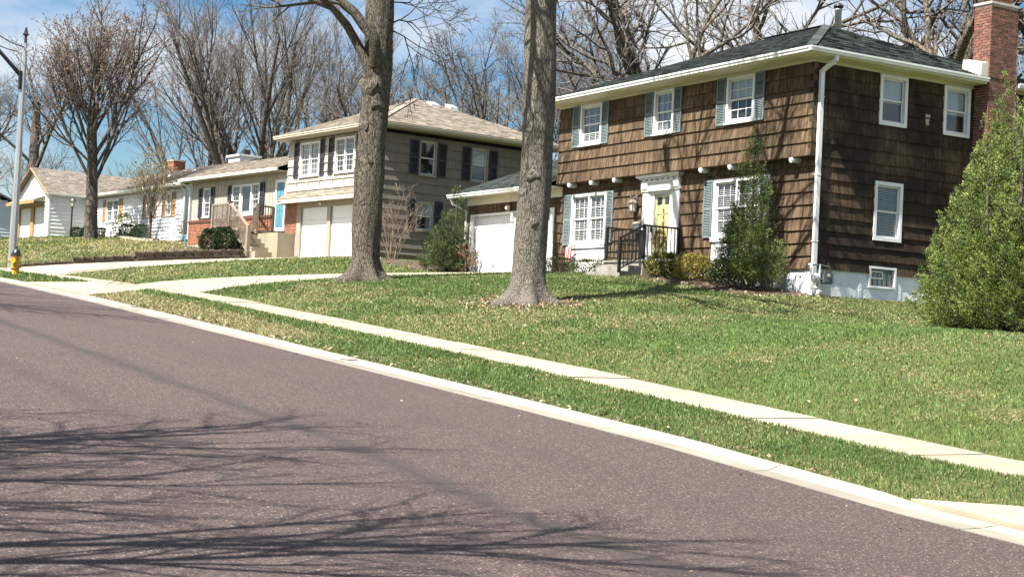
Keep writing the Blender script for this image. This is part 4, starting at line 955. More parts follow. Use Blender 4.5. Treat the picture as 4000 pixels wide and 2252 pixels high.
cy_ = MB().box(1.2, 2.2, 7.2, 8.0, 10.9, 12.3).build('chimney', 'obrick', wh, label='small yellowish brick chimney'); MB().box(1.15, 2.25, 7.15, 8.05, 12.3, 12.4).build('crown', 'stone', cy_)
for (u, v) in ((7.2, 4.9), (9.3, 5.6)):
    zz = 9.68+(v-2.2)*.4044; MB().lathe((u, v, zz-.1), [(.05, 0), (.05, .5)], 8).build('vent_pipe', 'vent', mr)
    MB().lathe((u, v, zz-.06), [(.2, 0), (.07, .16)], 8).build('vent_flashing', 'gutter', mr)
window(wh, HM, 2.85, 5.0, 7.9, 9.3, 2, 3, 2, .08, cover='curtain', cover_z=(0, .5)); window(wh, HM, 9.4, 10.45, 8.0, 9.28, 1, 3, 2, .07, cover=None); window(wh, HM, 12.3, 13.1, 7.95, 9.28, 1, 3, 2, .07, cover='curtain')
for (a, b) in ((2.35, 2.82), (5.03, 5.6), (8.88, 9.37), (10.48, 10.92), (11.78, 12.27), (13.13, 13.68)): shutter(wh, HM, a, b, 7.9, 9.3, 'wood', .09)
# far pale house at the left edge
fh = root('pale_house', (-116.5, 19.0, 7.0), 'pale blue clapboard house end at the left edge behind the steel pole', 'house', rotz=HA, house=(0, 0, 7.0))
MB().box(-12, -.05, .05, 9, 6.0, 9.6).build('wall', 'grey_side', fh)
for i in range(18):
    z0 = 6.6+.24*i; y0 = .0 if z0 < 9.4 else (z0-9.4)/.42+.3
    if 9-2*max(0, y0) < 0: break
    MB().hexa(wedge(('S', 0.0), max(0, y0), 9-max(0, y0), z0, z0+.24, -.05, .035, .01)).build('siding_board', 'grey_side', fh)
fr_ = MB().add([(.3, -.5, 9.5), (.3, 4.5, 11.6), (-13, 4.5, 11.6), (-13, -.5, 9.5), (.3, 9.5, 9.5), (-13, 9.5, 9.5), (.3, -.5, 9.35), (.3, 4.5, 11.45), (.3, 9.5, 9.35), (-13, -.5, 9.35)], [(0, 1, 2, 3), (1, 4, 5, 2), (0, 6, 7, 1), (1, 7, 8, 4), (0, 3, 9, 6)]).build('roof', 'brown_roof', fh)
mb = MB(); mb.bar((.31, -.52, 9.4), (.31, 4.5, 11.5), .03, .16, (1, 0, 0)); mb.build('rake_board', 'deckdark', fh)
tb = MB(); roof_tabs(tb, (-13, -.5, 9.5), (.3, -.5, 9.5), (-13, 4.5, 11.6), .15, .34, .015); tb.build('roof_shingles', 'brown_roof', fr_, kind='stuff')

# ------------------------------------------------------------------ retaining wall
rw = root('retaining_wall', (-65.4, 20, G(-65, 20)), 'low dark concrete block wall stepping up along the left side of the driveway', 'wall')
steps_ = [(15.0, 17.4, 1), (17.4, 20.0, 2), (20.0, 24.85, 3)]
for (y0, y1, nc) in steps_:
    y = y0
    while y < y1-.1:
        e = min(y+.42, y1); zb = G(-65.0, (y+e)/2)-.02
        for c in range(nc):
            o_ = .1 if c % 2 else 0; d = random.uniform(-.015, .015)
            MB().hexa([(-65.42, y+o_+.005, zb+c*.125), (-65.16+d, y+o_+.012, zb+c*.125), (-65.16+d, e+o_-.012, zb+c*.125), (-65.42, e+o_-.005, zb+c*.125),
                       (-65.42, y+o_+.005, zb+c*.125+.118), (-65.18+d, y+o_+.012, zb+c*.125+.118), (-65.18+d, e+o_-.012, zb+c*.125+.118), (-65.42, e+o_-.005, zb+c*.125+.118)]).build('block', 'block', rw)
        MB().box(-65.45, -65.12, y+.006, e-.006, zb+nc*.125, zb+nc*.125+.06).build('cap_block', 'block', rw)
        y = e

# ------------------------------------------------------------------ tree builder
def uvec(a, z=0): return Vector((math.cos(a), math.sin(a), z))
def perp(d):
    r = Vector((0.3, 0.9, 0.2)) if abs(d.y) < .8 else Vector((1, 0, 0))
    return d.cross(r).normalized()
def grow(out, p, d, Ln, r, lvl, P, R):
    n = P['seg'][lvl]; pts = [p]; rad = [r]; w = P['wob'][lvl]; up = P['up'][lvl]; tip = P['tip'][lvl]
    for i in range(n):
        d = Vector((d.x+R.gauss(0, w), d.y+R.gauss(0, w), d.z+R.gauss(0, w)+up)).normalized()
        p = p+d*(Ln/n); pts.append(p); rad.append(max(r*(1-(1-tip)*(i+1)/n), P['rmin']*.7))
    out.append((lvl, pts, rad))
    if lvl+1 < len(P['n']): spawn(out, pts, rad, Ln, lvl+1, P, R)
def spawn(out, pts, rad, Ln, lvl, P, R, k=None, start=None, Lb=None):
    k = k or P['n'][lvl]; s0 = P['start'][lvl] if start is None else start; az = R.uniform(0, 6.28); n = len(pts)-1
    for j in range(k):
        f = s0+(1-s0)*(j+R.random())/k; x = f*n; i = min(int(x), n-1); t = x-i
        p = pts[i].lerp(pts[i+1], t); dd = (pts[i+1]-pts[i]).normalized(); ra = rad[i]*(1-t)+rad[i+1]*t
        az += 2.4+R.uniform(-.5, .5); q = perp(dd); q2 = dd.cross(q); a = P['ang'][lvl]*R.uniform(.7, 1.25)
        d2 = dd*math.cos(a)+(q*math.cos(az)+q2*math.sin(az))*math.sin(a)
        L2 = (Lb or Ln)*P['lr'][lvl]*(1.2-.65*(f-s0)/(1-s0+1e-6))*R.uniform(.7, 1.2)
        grow(out, p, d2, L2, max(min(ra*.78, L2*P['rl']), P['rmin']), lvl, P, R)
def tubes(branches, sides):
    groups = {}
    for (lvl, pts, rad) in branches: groups.setdefault(len(pts), []).append((pts, rad))
    V, F, base = [], [], 0
    for k, bl in groups.items():
        N = len(bl)
        A = np.array([[tuple(p) for p in b[0]] for b in bl], np.float32); Rr = np.array([b[1] for b in bl], np.float32)
        T = np.gradient(A, axis=1); T /= np.linalg.norm(T, axis=2, keepdims=True)+1e-9
        ref = np.tile(np.array([0.31, 0.87, 0.12], np.float32), (N, k, 1)); alt = np.array([0.9, 0.1, 0.35], np.float32)
        par = np.abs((T*ref).sum(2)).max(1) > .9; ref[par] = alt
        X = np.cross(T, ref); X /= np.linalg.norm(X, axis=2, keepdims=True)+1e-9; Y = np.cross(T, X)
        a = np.arange(sides)*2*PI/sides; ca, sa = np.cos(a), np.sin(a)
        ring = A[:, :, None, :]+Rr[:, :, None, None]*(X[:, :, None, :]*ca[None, None, :, None]+Y[:, :, None, :]*sa[None, None, :, None])
        V.append(ring.reshape(-1, 3))
        idx = base+np.arange(N*k*sides).reshape(N, k, sides)
        nx = np.roll(idx, -1, axis=2)
        F.append(np.stack([idx[:, :-1], nx[:, :-1], nx[:, 1:], idx[:, 1:]], -1).reshape(-1, 4)); base += N*k*sides
    return np.concatenate(V), np.concatenate(F)
def tube_obj(name, br, sides, m, parent, smooth=True, kind=None):
    if not br: return None
    v, f = tubes(br, sides); o = mesh_obj(name, v, f, MT[m], parent, smooth)
    if kind: o['kind'] = kind
    return o
def flare(base, h, r, top_r, n=7, lobes=6, amp=.25, R=random, sides=40, fl=1.9):
    """trunk with root flare as one lathe with wavering outline: list of rings"""
    V, F = [], []
    ph = [R.uniform(0, 6.28) for _ in range(4)]
    zs = [-.25, 0, .06, .14, .26, .42, .65, 1.0, 1.5]+[1.5+(h-1.5)*i/14 for i in range(1, 15)]
    for z in zs:
        t = max(0, min(1, z/h)); rr = r*(1-t)+top_r*t
        e = math.exp(-max(z, 0)/.22); rr *= (1+(fl-1)*e)*(1+.03*math.sin(z*1.7+ph[1])+.02*math.sin(z*3.9+ph[2])); ox = .035*math.sin(z*.8+ph[0]); oy = .035*math.sin(z*.7+ph[3])
        for k in range(sides):
            a = 2*PI*k/sides
            q = rr*(1+amp*e*math.sin(lobes*a+ph[0])+.3*amp*e*math.sin(3*a+ph[1])+.03*math.sin(5*a+ph[2]+z*1.1)+.022*math.sin(9*a-z*2.3+ph[3])+.012*math.sin(13*a+z*.9)+.02*math.sin(z*4+a*2))
            V.append((base[0]+ox+q*math.cos(a), base[1]+oy+q*math.sin(a), base[2]+z))
    m = len(zs)
    for i in range(m-1):
        for k in range(sides): k2 = (k+1) % sides; F.append((i*sides+k, i*sides+k2, (i+1)*sides+k2, (i+1)*sides+k))
    F.append(tuple((m-1)*sides+k for k in range(sides)))
    return V, F
def knot(mb, c, out, r):
    o = Vector(out).normalized(); x = perp(o); y = o.cross(x); b = len(mb.v); n = 12
    r *= .72
    for (rr, h) in ((1.7, -.35), (1.15, -.02), (.75, .07), (.5, .03), (.2, -.08)):
        for k in range(n):
            a = 2*PI*k/n; w = 1+.15*math.sin(3*a+c[2]*7); p = Vector(c)+(x*math.cos(a)*1.0+y*math.sin(a)*1.25)*rr*r*w+o*h*r; mb.v.append(tuple(p))
    for i in range(4):
        for k in range(n): k2 = (k+1) % n; mb.f.append((b+i*n+k, b+i*n+k2, b+(i+1)*n+k2, b+(i+1)*n+k))
    mb.f.append(tuple(b+4*n+k for k in range(n)))
def rand_leaves(centers, axes, ln, wd, R, tint, jitter=.5):
    """one pointed leaf (triangle pair) at each centre along its axis; returns verts, quads, tints"""
    N = len(centers)
    ax = axes+R.normal(0, jitter, (N, 3)); ax /= np.linalg.norm(ax, axis=1, keepdims=True)+1e-9
    sd = np.cross(ax, R.normal(0, 1, (N, 3))); sd /= np.linalg.norm(sd, axis=1, keepdims=True)+1e-9
    l = ln*R.uniform(.6, 1.3, (N, 1)); w = wd*R.uniform(.7, 1.3, (N, 1))
    v = np.stack([centers, centers+ax*l*.45+sd*w, centers+ax*l, centers+ax*l*.45-sd*w], 1).reshape(-1, 3)
    f = np.arange(N*4).reshape(N, 4)
    return v, f, np.repeat(tint, 4, axis=0)
# level order: trunk, limbs, branches, branchlets, twigs
STD = dict(n=[1, 7, 7, 7, 6], seg=[6, 6, 5, 4, 3], wob=[.05, .09, .12, .14, .18], up=[.05, .07, .06, .04, .02], tip=[.55, .3, .3, .35, .5], start=[0, .3, .25, .2, .15], ang=[0, .62, .65, .72, .75], lr=[1, .72, .52, .46, .46], rl=.017, rmin=.0085)
def var(**k): d = dict(STD); d.update(k); return d
def bare_tree(name, base, H, r, P, seed, label, cat='tree', group=None, bark='bark3', twig='twig', lean=(0, 0), buds=None, trunk_frac=.35, stems=1, spread=.0, bud_size=.06):
    R = random.Random(seed); z = G(base[0], base[1]) if len(base) == 2 else base[2]
    t = root(name, (base[0], base[1], z), label, cat, group)
    br = []
    for s in range(stems):
        a = 6.28*s/max(stems, 1)+R.uniform(-.3, .3); sp = spread if stems > 1 else 0
        d = Vector((lean[0]+math.cos(a)*sp, lean[1]+math.sin(a)*sp, 1)).normalized()
        p = Vector((base[0]+math.cos(a)*r*.7*(stems > 1), base[1]+math.sin(a)*r*.7*(stems > 1), z-.15))
        L0 = H*(.72 if stems > 1 else trunk_frac*1.9)
        grow(br, p, d, L0, r*(.8 if stems > 1 else 1), 0, P, R)
    tube_obj('trunk', [b for b in br if b[0] == 0], 12, bark, t)
    limbs = [b for b in br if b[0] == 1]
    for b in limbs: tube_obj('limb', [b], 8, bark, t)
    tube_obj('crown', [b for b in br if b[0] == 2], 5, bark, t, kind='stuff')
    tw = [b for b in br if b[0] >= 3]
    tube_obj('twigs', tw, 3, twig, t, kind='stuff')
    if buds:
        RN = np.random.default_rng(seed); last = [b for b in br if b[0] == len(P['n'])-1]
        C, A = [], []
        for (_, pts, rad) in last:
            for k in range(buds[1]):
                i = RN.integers(0, len(pts)-1); f_ = RN.random(); C.append(tuple(pts[i].lerp(pts[i+1], f_))); A.append(tuple((pts[i+1]-pts[i]).normalized()))
        C = np.array(C); A = np.array(A); pal = np.array(buds[0]); ti = pal[RN.integers(0, len(pal), len(C))]*RN.uniform(.7, 1.25, (len(C), 1))
        v, f, tt = rand_leaves(C, A, bud_size, bud_size*.3, RN, ti, .6)
        o = mesh_obj('buds', v, f, MT['leaf'], t, False, tt); o['kind'] = 'stuff'
    return t

# ------------------------------------------------------------------ the two big street trees
def street_tree(base, H, r, rt, bark, seed, label, limbs, knots, P, top_n, fl, twig='twig'):
    R = random.Random(seed); x, y = base; z = G(x, y)
    t = root('shade_tree', (x, y, z), label, 'tree')
    V, F = flare((x, y, z), H, r, rt, amp=.34, R=R, fl=fl)
    tr = mesh_obj('trunk', V, F, MT[bark], t, True)
    mb = MB()
    for (h, a, s) in knots:
        rr = r+(rt-r)*h/H; knot(mb, (x+math.cos(a)*rr*.98, y+math.sin(a)*rr*.98, z+h), (math.cos(a), math.sin(a), .1), s)
    mb.build('knots', bark, tr, True, kind='stuff')
    allb = []
    for (pts, r0, r1, kk) in limbs:
        pts = [Vector(p) for p in pts]; n = len(pts)-1; rad = [r0+(r1-r0)*i/n for i in range(n+1)]
        Ln = sum((pts[i+1]-pts[i]).length for i in range(n))
        tube_obj('limb', [(0, pts, rad)], 14, bark, t)
        spawn(allb, pts, rad, Ln, 1, P, R, k=kk, start=.45, Lb=P['limbL'])
    # leaders above the frame
    topp = Vector((x, y, z+H-.3))
    for k in range(top_n):
        a = 6.28*k/top_n+R.uniform(-.3, .3); sp = R.uniform(.35, .95)
        d = Vector((math.cos(a)*sp, math.sin(a)*sp, 1)).normalized()
        b = []; grow(b, topp, d, P['topL']*R.uniform(.8, 1.1), rt*.62, 0, P, R)
        tube_obj('limb', [q for q in b if q[0] == 0], 12, bark, t)
        allb += [q for q in b if q[0] > 0]
    tube_obj('crown', [b for b in allb if b[0] == 1], 6, bark, t, kind='stuff'); tube_obj('branches', [b for b in allb if b[0] == 2], 4, bark, t, kind='stuff')
    tube_obj('twigs', [b for b in allb if b[0] >= 3], 3, twig, t, kind='stuff')
    return t
PT = dict(n=[1, 6, 6, 5], seg=[7, 6, 4, 3], wob=[.07, .11, .14, .18], up=[.04, .05, .03, .02], tip=[.3, .3, .35, .5], start=[0, .3, .25, .2], ang=[0, .7, .7, .75], lr=[1, .55, .5, .48], rl=.02, rmin=.008, limbL=4.0, topL=6.5)
lim1 = [(-40.30, 18.9, 8.9), (-40.38, 18.69, 9.5), (-40.47, 18.52, 9.82), (-40.63, 18.2, 10.39), (-40.84, 17.83, 10.87), (-41.04, 17.48, 11.01), (-41.3, 17.05, 11.2), (-41.9, 16.2, 11.9), (-42.6, 15.2, 13.0)]
lim2 = [(-40.15, 18.95, 9.3), (-39.83, 18.70, 9.98), (-39.97, 18.45, 10.29), (-40.11, 18.18, 10.67), (-40.26, 17.92, 10.9), (-40.42, 17.63, 11.2), (-40.6, 17.0, 12.0), (-40.9, 16.0, 13.4)]
limd = [(-40.9, 19.5, 10.4), (-41.0, 19.75, 10.72), (-40.86, 19.95, 10.84), (-40.67, 20.27, 10.78), (-40.52, 20.55, 10.5)]
limd2 = [(-41.0, 19.5, 10.2), (-40.94, 19.84, 10.5), (-40.78, 20.11, 10.36), (-40.67, 20.35, 9.6), (-40.6, 20.45, 9.1)]
limd3 = [(-41.1, 19.5, 11.1), (-41.0, 19.7, 11.35), (-40.7, 20.18, 11.35), (-40.4, 20.7, 10.95)]
PK = [(.9, 4.4, .10), (2.1, 4.9, .07), (3.6, 4.6, .13), (5.2, 5.0, .10), (5.9, 4.2, .20), (6.1, 5.9, .1), (4.3, 5.8, .09), (2.9, 3.9, .08), (6.9, 5.4, .12)]
t1 = street_tree((-40.45, 19.1), 8.6, .41, .40, 'bark1', 3, 'thick dark trunk street tree standing left with two limbs reaching left', [(lim1, .15, .07, 5), (lim2, .18, .08, 5), (limd, .035, .012, 5), (limd2, .03, .01, 6), (limd3, .03, .01, 5)],
    [(.9, 5.2, .10), (2.0, 4.8, .09), (3.4, 5.5, .11), (4.4, 5.0, .13), (5.0, 5.9, .1), (5.55, 5.15, .22), (6.2, 5.3, .15), (7.2, 6.1, .12), (8.2, .2, .16)], PT, 3, 1.85)
t2 = street_tree((-31.5, 19.12), 7.7, .385, .37, 'bark2', 5, 'pale grey trunk street tree with round knots in front of the brown house', [([(-31.4, 19.0, 9.9), (-30.6, 18.6, 10.4), (-29.4, 18.0, 10.9), (-27.9, 17.4, 11.2), (-26.2, 16.9, 11.6)], .14, .05, 8), ([(-31.5, 19.0, 10.0), (-31.2, 18.2, 10.6), (-30.9, 17.0, 11.0), (-30.8, 15.4, 11.3)], .12, .05, 7), ([(-31.3, 19.2, 10.1), (-30.0, 19.4, 10.8), (-28.3, 19.5, 11.3), (-26.0, 19.2, 12.0)], .13, .05, 8)], [(1.3, 5.2, .07), (1.9, 5.9, .08), (2.6, 4.9, .10), (3.0, 5.6, .11), (3.6, 6.1, .07), (4.1, 5.2, .12), (4.5, 4.6, .06), (4.95, 5.1, .09), (5.4, 5.4, .10), (5.9, 5.0, .13), (6.3, 5.7, .14), (5.7, 6.2, .1)], dict(PT, topL=8.0), 5, 2.2)

# ------------------------------------------------------------------ trees behind the houses
PEAR = var(n=[1, 15, 10, 7, 4], seg=[5, 6, 5, 4, 3], ang=[0, .55, .55, .65, .7], lr=[1, 1.0, .5, .45, .45], up=[.02, .10, .08, .05, .03], start=[0, .34, .18, .2, .15], wob=[.03, .06, .1, .13, .16], rl=.014, rmin=.010)
bare_tree('pear_tree', (-90.1, 25.05), 12.5, .40, PEAR, 21, 'rounded budding street tree with reddish buds on the white house lawn', bark='bark3', twig='twig_red', buds=([(.26, .19, .16), (.30, .22, .18), (.20, .15, .13), (.34, .22, .12)], 2), trunk_frac=.33, bud_size=.12)
VASE = var(n=[1, 7, 7, 6, 5], seg=[8, 6, 5, 4, 2], ang=[0, .42, .52, .6, .65], lr=[1, .55, .5, .5, .48], up=[.01, .10, .08, .06, .03], start=[0, .22, .15, .15, .15], wob=[.025, .05, .08, .12, .16], rl=.012, rmin=.0095, tip=[.25, .3, .3, .35, .5])
bare_tree('spreading_tree', (-98.4, 37.9), 20, .40, VASE, 31, 'large multi-stemmed bare tree behind the tan house wing', bark='bark3', stems=5, spread=.50)
bare_tree('spreading_tree', (-103.6, 41.5), 21, .36, VASE, 32, 'second bare tree with steep stems behind the wing, just left of the tan house', bark='bark3', stems=4, spread=.42)
bare_tree('spreading_tree', (-108.5, 38.5), 18, .34, VASE, 33, 'bare tree leaning left over the white house roof', bark='bark3', stems=3, spread=.40, lean=(-.12, -.16))
PB = var(n=[1, 8, 7, 7, 5], seg=[5, 6, 5, 4, 2], up=[.03, .06, .05, .03, .02], start=[0, .4, .25, .2, .15], rmin=.0095)
bare_tree('bare_tree', (-127.03, 30.1), 17, .55, PB, 41, 'tall forked bare tree behind the white garage', bark='bark3', lean=(.0, .02))
bare_tree('bare_tree', (-132.5, 27.0), 15, .45, PB, 42, 'bare tree at the far left edge behind the steel pole', bark='bark3')
PD = var(n=[1, 9, 8, 8, 5], seg=[5, 6, 5, 4, 2], ang=[0, .75, .7, .75, .8], lr=[1, .95, .52, .46, .46], up=[.03, .05, .04, .03, .02], start=[0, .35, .25, .2, .15], rmin=.0095)
bare_tree('bare_tree', (-86.13, 42.2), 13.0, .34, PD, 51, 'dense twiggy bare tree rising behind the tan house roof', trunk_frac=.3)
bare_tree('bare_tree', (-89.5, 47.5), 14.0, .32, PD, 52, 'dense bare tree behind the middle of the tan house roof', trunk_frac=.3)
PO = var(n=[1, 7, 7, 7, 5], seg=[8, 6, 5, 4, 2], ang=[0, .5, .55, .65, .7], lr=[1, .5, .5, .5, .48], up=[.01, .07, .05, .03, .02], start=[0, .3, .2, .2, .15], wob=[.04, .08, .1, .14, .16], rmin=.0092, tip=[.2, .3, .3, .35, .5], rl=.014)
bare_tree('bare_tree', (-76.9, 45.3), 15.5, .30, PO, 53, 'open bare tree leaning left between the tan and brown houses', lean=(-.12, -.20), stems=2, spread=.12)
bare_tree('bare_tree', (-73.5, 46.5), 15.5, .28, PO, 54, 'open bare tree just left of the pale trunk, leaning toward the brown house', stems=3, spread=.18)
bare_tree('bare_tree', (-67.5, 44.0), 15, .30, PO, 55, 'bare tree rising behind the left eave of the brown house', stems=3, spread=.2)
BIG = var(n=[1, 6, 6, 6, 5], seg=[7, 7, 6, 5, 3], ang=[0, .75, .75, .8, .8], lr=[1, .7, .55, .5, .46], up=[.0, .03, .03, .02, .01], start=[0, .35, .25, .2, .15], wob=[.07, .15, .18, .2, .22], rmin=.008, rl=.022, tip=[.45, .3, .3, .35, .5])
bare_tree('old_tree', (-49.6, 38.2), 16, .42, BIG, 61, 'old tree with tawny trunk leaning left behind the brown house roof', bark='bark4', lean=(-.08, -.16), trunk_frac=.42)
bare_tree('old_tree', (-48.8, 34.9), 13, .25, BIG, 62, 'dark crooked tree close behind the front of the brown roof', bark='bark3', lean=(-.18, -.28), trunk_frac=.42)
bare_tree('old_tree', (-46.9, 42.0), 16, .30, BIG, 63, 'dark diagonal limbed tree behind the roof peak', bark='bark3', lean=(.18, .30), trunk_frac=.45)
bare_tree('old_tree', (-42.2, 41.4), 17, .66, BIG, 64, 'massive ridged trunk leaning right behind the roof near the chimney', bark='bark4', lean=(.13, .24), trunk_frac=.42)
bare_tree('old_tree', (-45.9, 47.5), 15, .36, BIG, 65, 'stout tree with low bent limbs left of the chimney', bark='bark4', lean=(.05, .05), trunk_frac=.34)
bare_tree('old_tree', (-41.2, 48.0), 16, .38, BIG, 66, 'dark bare tree right of the brick chimney', bark='bark3', trunk_frac=.4)
bare_tree('old_tree', (-55.5, 46.6), 16, .36, BIG, 67, 'upright bare tree behind the ridge of the brown house', bark='bark4', trunk_frac=.42)
# a far line of bare trees closing the gaps near the horizon
def far_wood():
    R = random.Random(77); V, F, b = [], [], 0
    Pf = var(n=[1, 7, 6, 6], seg=[4, 4, 3, 2], ang=[0, .6, .65, .7], lr=[1, .8, .5, .45], wob=[.05, .1, .14, .18], up=[.03, .06, .05, .03], tip=[.5, .3, .3, .5], start=[0, .35, .25, .2], rmin=.02, rl=.016)
    br = []
    for k in range(26):
        a = R.uniform(-.12, .36); D = R.uniform(150, 210); x = -D*math.cos(a+.12); y = D*math.sin(a+.12)+10
        h = R.uniform(8, 13); bb = []; grow(bb, Vector((x, y, G(x, y))), Vector((0, 0, 1)), h*.6, .25, 0, Pf, R); br += bb
    o = tube_obj('treeline_trees', br, 3, 'twig', None, False, 'stuff'); o['label'] = 'thin grey line of distant bare trees behind the houses'; o['category'] = 'treeline'
far_wood()
# trees on the near side of the street, behind the camera's left, that shade the road
PS = dict(n=[1, 11, 9, 7, 5], seg=[6, 7, 5, 4, 3], wob=[.04, .09, .11, .14, .16], up=[.03, .03, .02, .02, .01], tip=[.5, .3, .3, .35, .5], start=[0, .35, .2, .2, .2], ang=[0, .85, .55, .55, .6], lr=[1, 1.25, .5, .5, .45], rl=.0155, rmin=.007)
bare_tree('street_tree', (-9.6, -3.2), 11.0, .30, PS, 81, 'bare tree across the street whose branches shade the near road', trunk_frac=.3)
bare_tree('street_tree', (-11.4, -6.0), 11.0, .30, PS, 82, 'bare tree across the street farther left, shading the road edge', trunk_frac=.3)
bare_tree('street_tree', (-39.5, -.6), 13, .26, PS, 83, 'bare tree across the street far up the hill', trunk_frac=.3)

# ------------------------------------------------------------------ evergreens and shrubs
def evergreen(name, base, tops, label, seed, n_clump, k_leaf, leaf, pal, skirt=.25, plume=.42, cat='evergreen', up=.75, prof=.75, dead=0):
    R = np.random.default_rng(seed); z0 = G(base[0], base[1]); t = root(name, (base[0], base[1], z0), label, cat)
    C, A, Tn = [], [], []; pal = np.array(pal); br = []
    tot = sum(h*r for (_, _, h, r) in tops)
    for (dx, dy, h, r) in tops:
        n = int(n_clump*h*r/tot)
        u = R.random(n); hf = 1-np.sqrt(1-u*.985); az = R.uniform(0, 2*PI, n)
        lob = 1+.22*np.sin(az*3+hf*7+dx)+.14*np.sin(az*5-hf*11)
        rr = r*(1-hf)**prof*np.minimum(1, .78+hf*2)*lob*R.uniform(.42, 1.0, n)**.45
        ph = skirt+hf*(h-skirt)
        cx = dx+rr*np.cos(az); cy = dy+rr*np.sin(az)
        ax = np.stack([np.cos(az)*(1-hf*.7), np.sin(az)*(1-hf*.7), up+hf*1.2], 1)+R.normal(0, .28, (n, 3)); ax /= np.linalg.norm(ax, axis=1, keepdims=True)
        pl = plume*R.uniform(.55, 1.25, n)*(1-.45*hf)
        ct = np.array([base[0], base[1], z0]); cc = np.stack([cx, cy, ph], 1)+ct
        s = R.random((n, k_leaf)); off = R.normal(0, 1, (n, k_leaf, 3))*(.062*(1-s)+.012)[:, :, None]*(plume/.42)
        P = cc[:, None, :]+ax[:, None, :]*(s*pl[:, None])[:, :, None]+off
        dirn = ax[:, None, :]+off*6
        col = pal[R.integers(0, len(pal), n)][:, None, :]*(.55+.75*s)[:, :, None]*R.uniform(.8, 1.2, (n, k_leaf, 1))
        C.append(P.reshape(-1, 3)); A.append(dirn.reshape(-1, 3)); Tn.append(col.reshape(-1, 3))
        ctr = Vector((base[0]+dx, base[1]+dy, z0-.1)); st = Vector((base[0]+dx*.3, base[1]+dy*.3, z0-.1))
        br.append((0, [st, st.lerp(ctr, .7)+Vector((0, 0, h*.3)), ctr+Vector((0, 0, h*.62)), ctr+Vector((0, 0, h*.97))], [.05*r+.03, .04*r+.02, .03*r+.01, .008]))
        for q in range(0, n, 6):
            p1 = Vector(cc[q]); zz = max(.1, ph[q]-rr[q]*.7); p0 = ctr+Vector((0, 0, .1+zz)); br.append((1, [p0, p0.lerp(p1, .55)+Vector((0, 0, -.03)), p1], [.018, .012, .006]))
    tube_obj('trunk', [b for b in br if b[0] == 0], 7, 'bark3', t); tube_obj('branches', [b for b in br if b[0] == 1], 4, 'bark3', t, kind='stuff')
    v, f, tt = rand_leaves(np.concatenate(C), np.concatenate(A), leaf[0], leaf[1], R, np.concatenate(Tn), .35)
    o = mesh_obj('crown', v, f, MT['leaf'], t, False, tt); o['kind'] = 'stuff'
    return t
GJ = [(.15, .205, .055), (.19, .245, .062), (.11, .165, .045), (.25, .28, .085), (.17, .22, .058)]
evergreen('juniper', (-22.4, 25.15), [(0, 0, 5.0, 1.45), (-.35, .3, 6.2, 1.0), (-.75, .1, 5.2, .7), (.5, .4, 5.6, 1.0), (-.45, -.3, 4.5, 1.1), (-.75, -.55, 3.3, .95), (.6, -.5, 4.8, 1.2), (.1, -.9, 3.7, 1.1), (1.3, .3, 5.4, 1.2), (-.3, .6, 5.1, .85), (-.95, .15, 2.6, .75), (1.2, -.9, 3.8, 1.1)],
    'big bushy bright green juniper at the right edge', 101, 3000, 82, (.05, .0125), GJ, skirt=.06, plume=.42)
GY = [(.10, .145, .042), (.075, .115, .034), (.13, .17, .05), (.18, .21, .065)]
evergreen('yew', (-31.9, 26.05), [(0, 0, 4.3, .58), (-.34, -.2, 2.4, .30), (.36, -.1, 1.9, .28), (0, -.35, 1.8, .3), (.78, .05, 1.3, .28)],
    'slender spiky evergreen standing at the brown house corner', 102, 520, 80, (.055, .0105), GY, skirt=.12, plume=.56, prof=.8)
evergreen('juniper', (-48.75, 26.1), [(0, 0, 2.3, .62), (.35, .15, 3.35, .40), (-.35, -.1, 1.7, .55), (.3, -.3, 1.5, .5)],
    'pointed evergreen with leaning tip left of the white garage door', 103, 430, 38, (.07, .014), [(.06, .09, .034), (.075, .11, .038), (.11, .14, .055)], skirt=.1, plume=.34)
def round_bush(name, c, rx, ry, rz, label, seed, n, leaf, pal, box=.0, group=None, cat='bush', gaps=0.0):
    R = np.random.default_rng(seed); z0 = G(c[0], c[1]) if len(c) == 2 else c[2]
    t = root(name, (c[0], c[1], z0), label, cat, group)
    d = R.normal(0, 1, (n, 3)); d /= np.linalg.norm(d, axis=1, keepdims=True)
    d[:, 2] = np.where(d[:, 2] < -.75, -d[:, 2], d[:, 2])
    if box: s = np.abs(d).max(1, keepdims=True); d2 = d/s; d = d*(1-box)+d2*box*.86
    rad = R.uniform(.72, 1.03, (n, 1))*(1+.07*np.sin(d[:, :1]*9+seed)+.06*np.sin(d[:, 1:2]*11)+.05*np.sin(d[:, 2:]*10))
    P = d*rad*np.array([rx, ry, rz])+np.array([c[0], c[1], z0+rz*.93])
    if gaps:
        k = np.sin(P[:, 0]*9+seed)*np.sin(P[:, 1]*8)*np.sin(P[:, 2]*9) < gaps; P, d = P[k], d[k]
    pal = np.array(pal); ti = pal[R.integers(0, len(pal), len(P))]*R.uniform(.7, 1.3, (len(P), 1))
    v, f, tt = rand_leaves(P, d+np.array([0, 0, .35]), leaf[0], leaf[1], R, ti, .75)
    o = mesh_obj('foliage', v, f, MT['leaf'], t, False, tt); o['kind'] = 'stuff'
    br = []; RR = random.Random(seed)
    for k in range(9):
        a = 6.28*k/9; br.append((0, [Vector((c[0], c[1], z0-.05)), Vector((c[0]+math.cos(a)*rx*.4, c[1]+math.sin(a)*ry*.4, z0+rz*.7)), Vector((c[0]+math.cos(a)*rx*.75, c[1]+math.sin(a)*ry*.75, z0+rz*1.3))], [.014, .01, .006]))
    tube_obj('stems', br, 4, 'bark3', t)
    return t
YH = [(.30, .25, .06), (.38, .31, .08), (.22, .21, .055), (.12, .14, .035), (.46, .36, .11)]
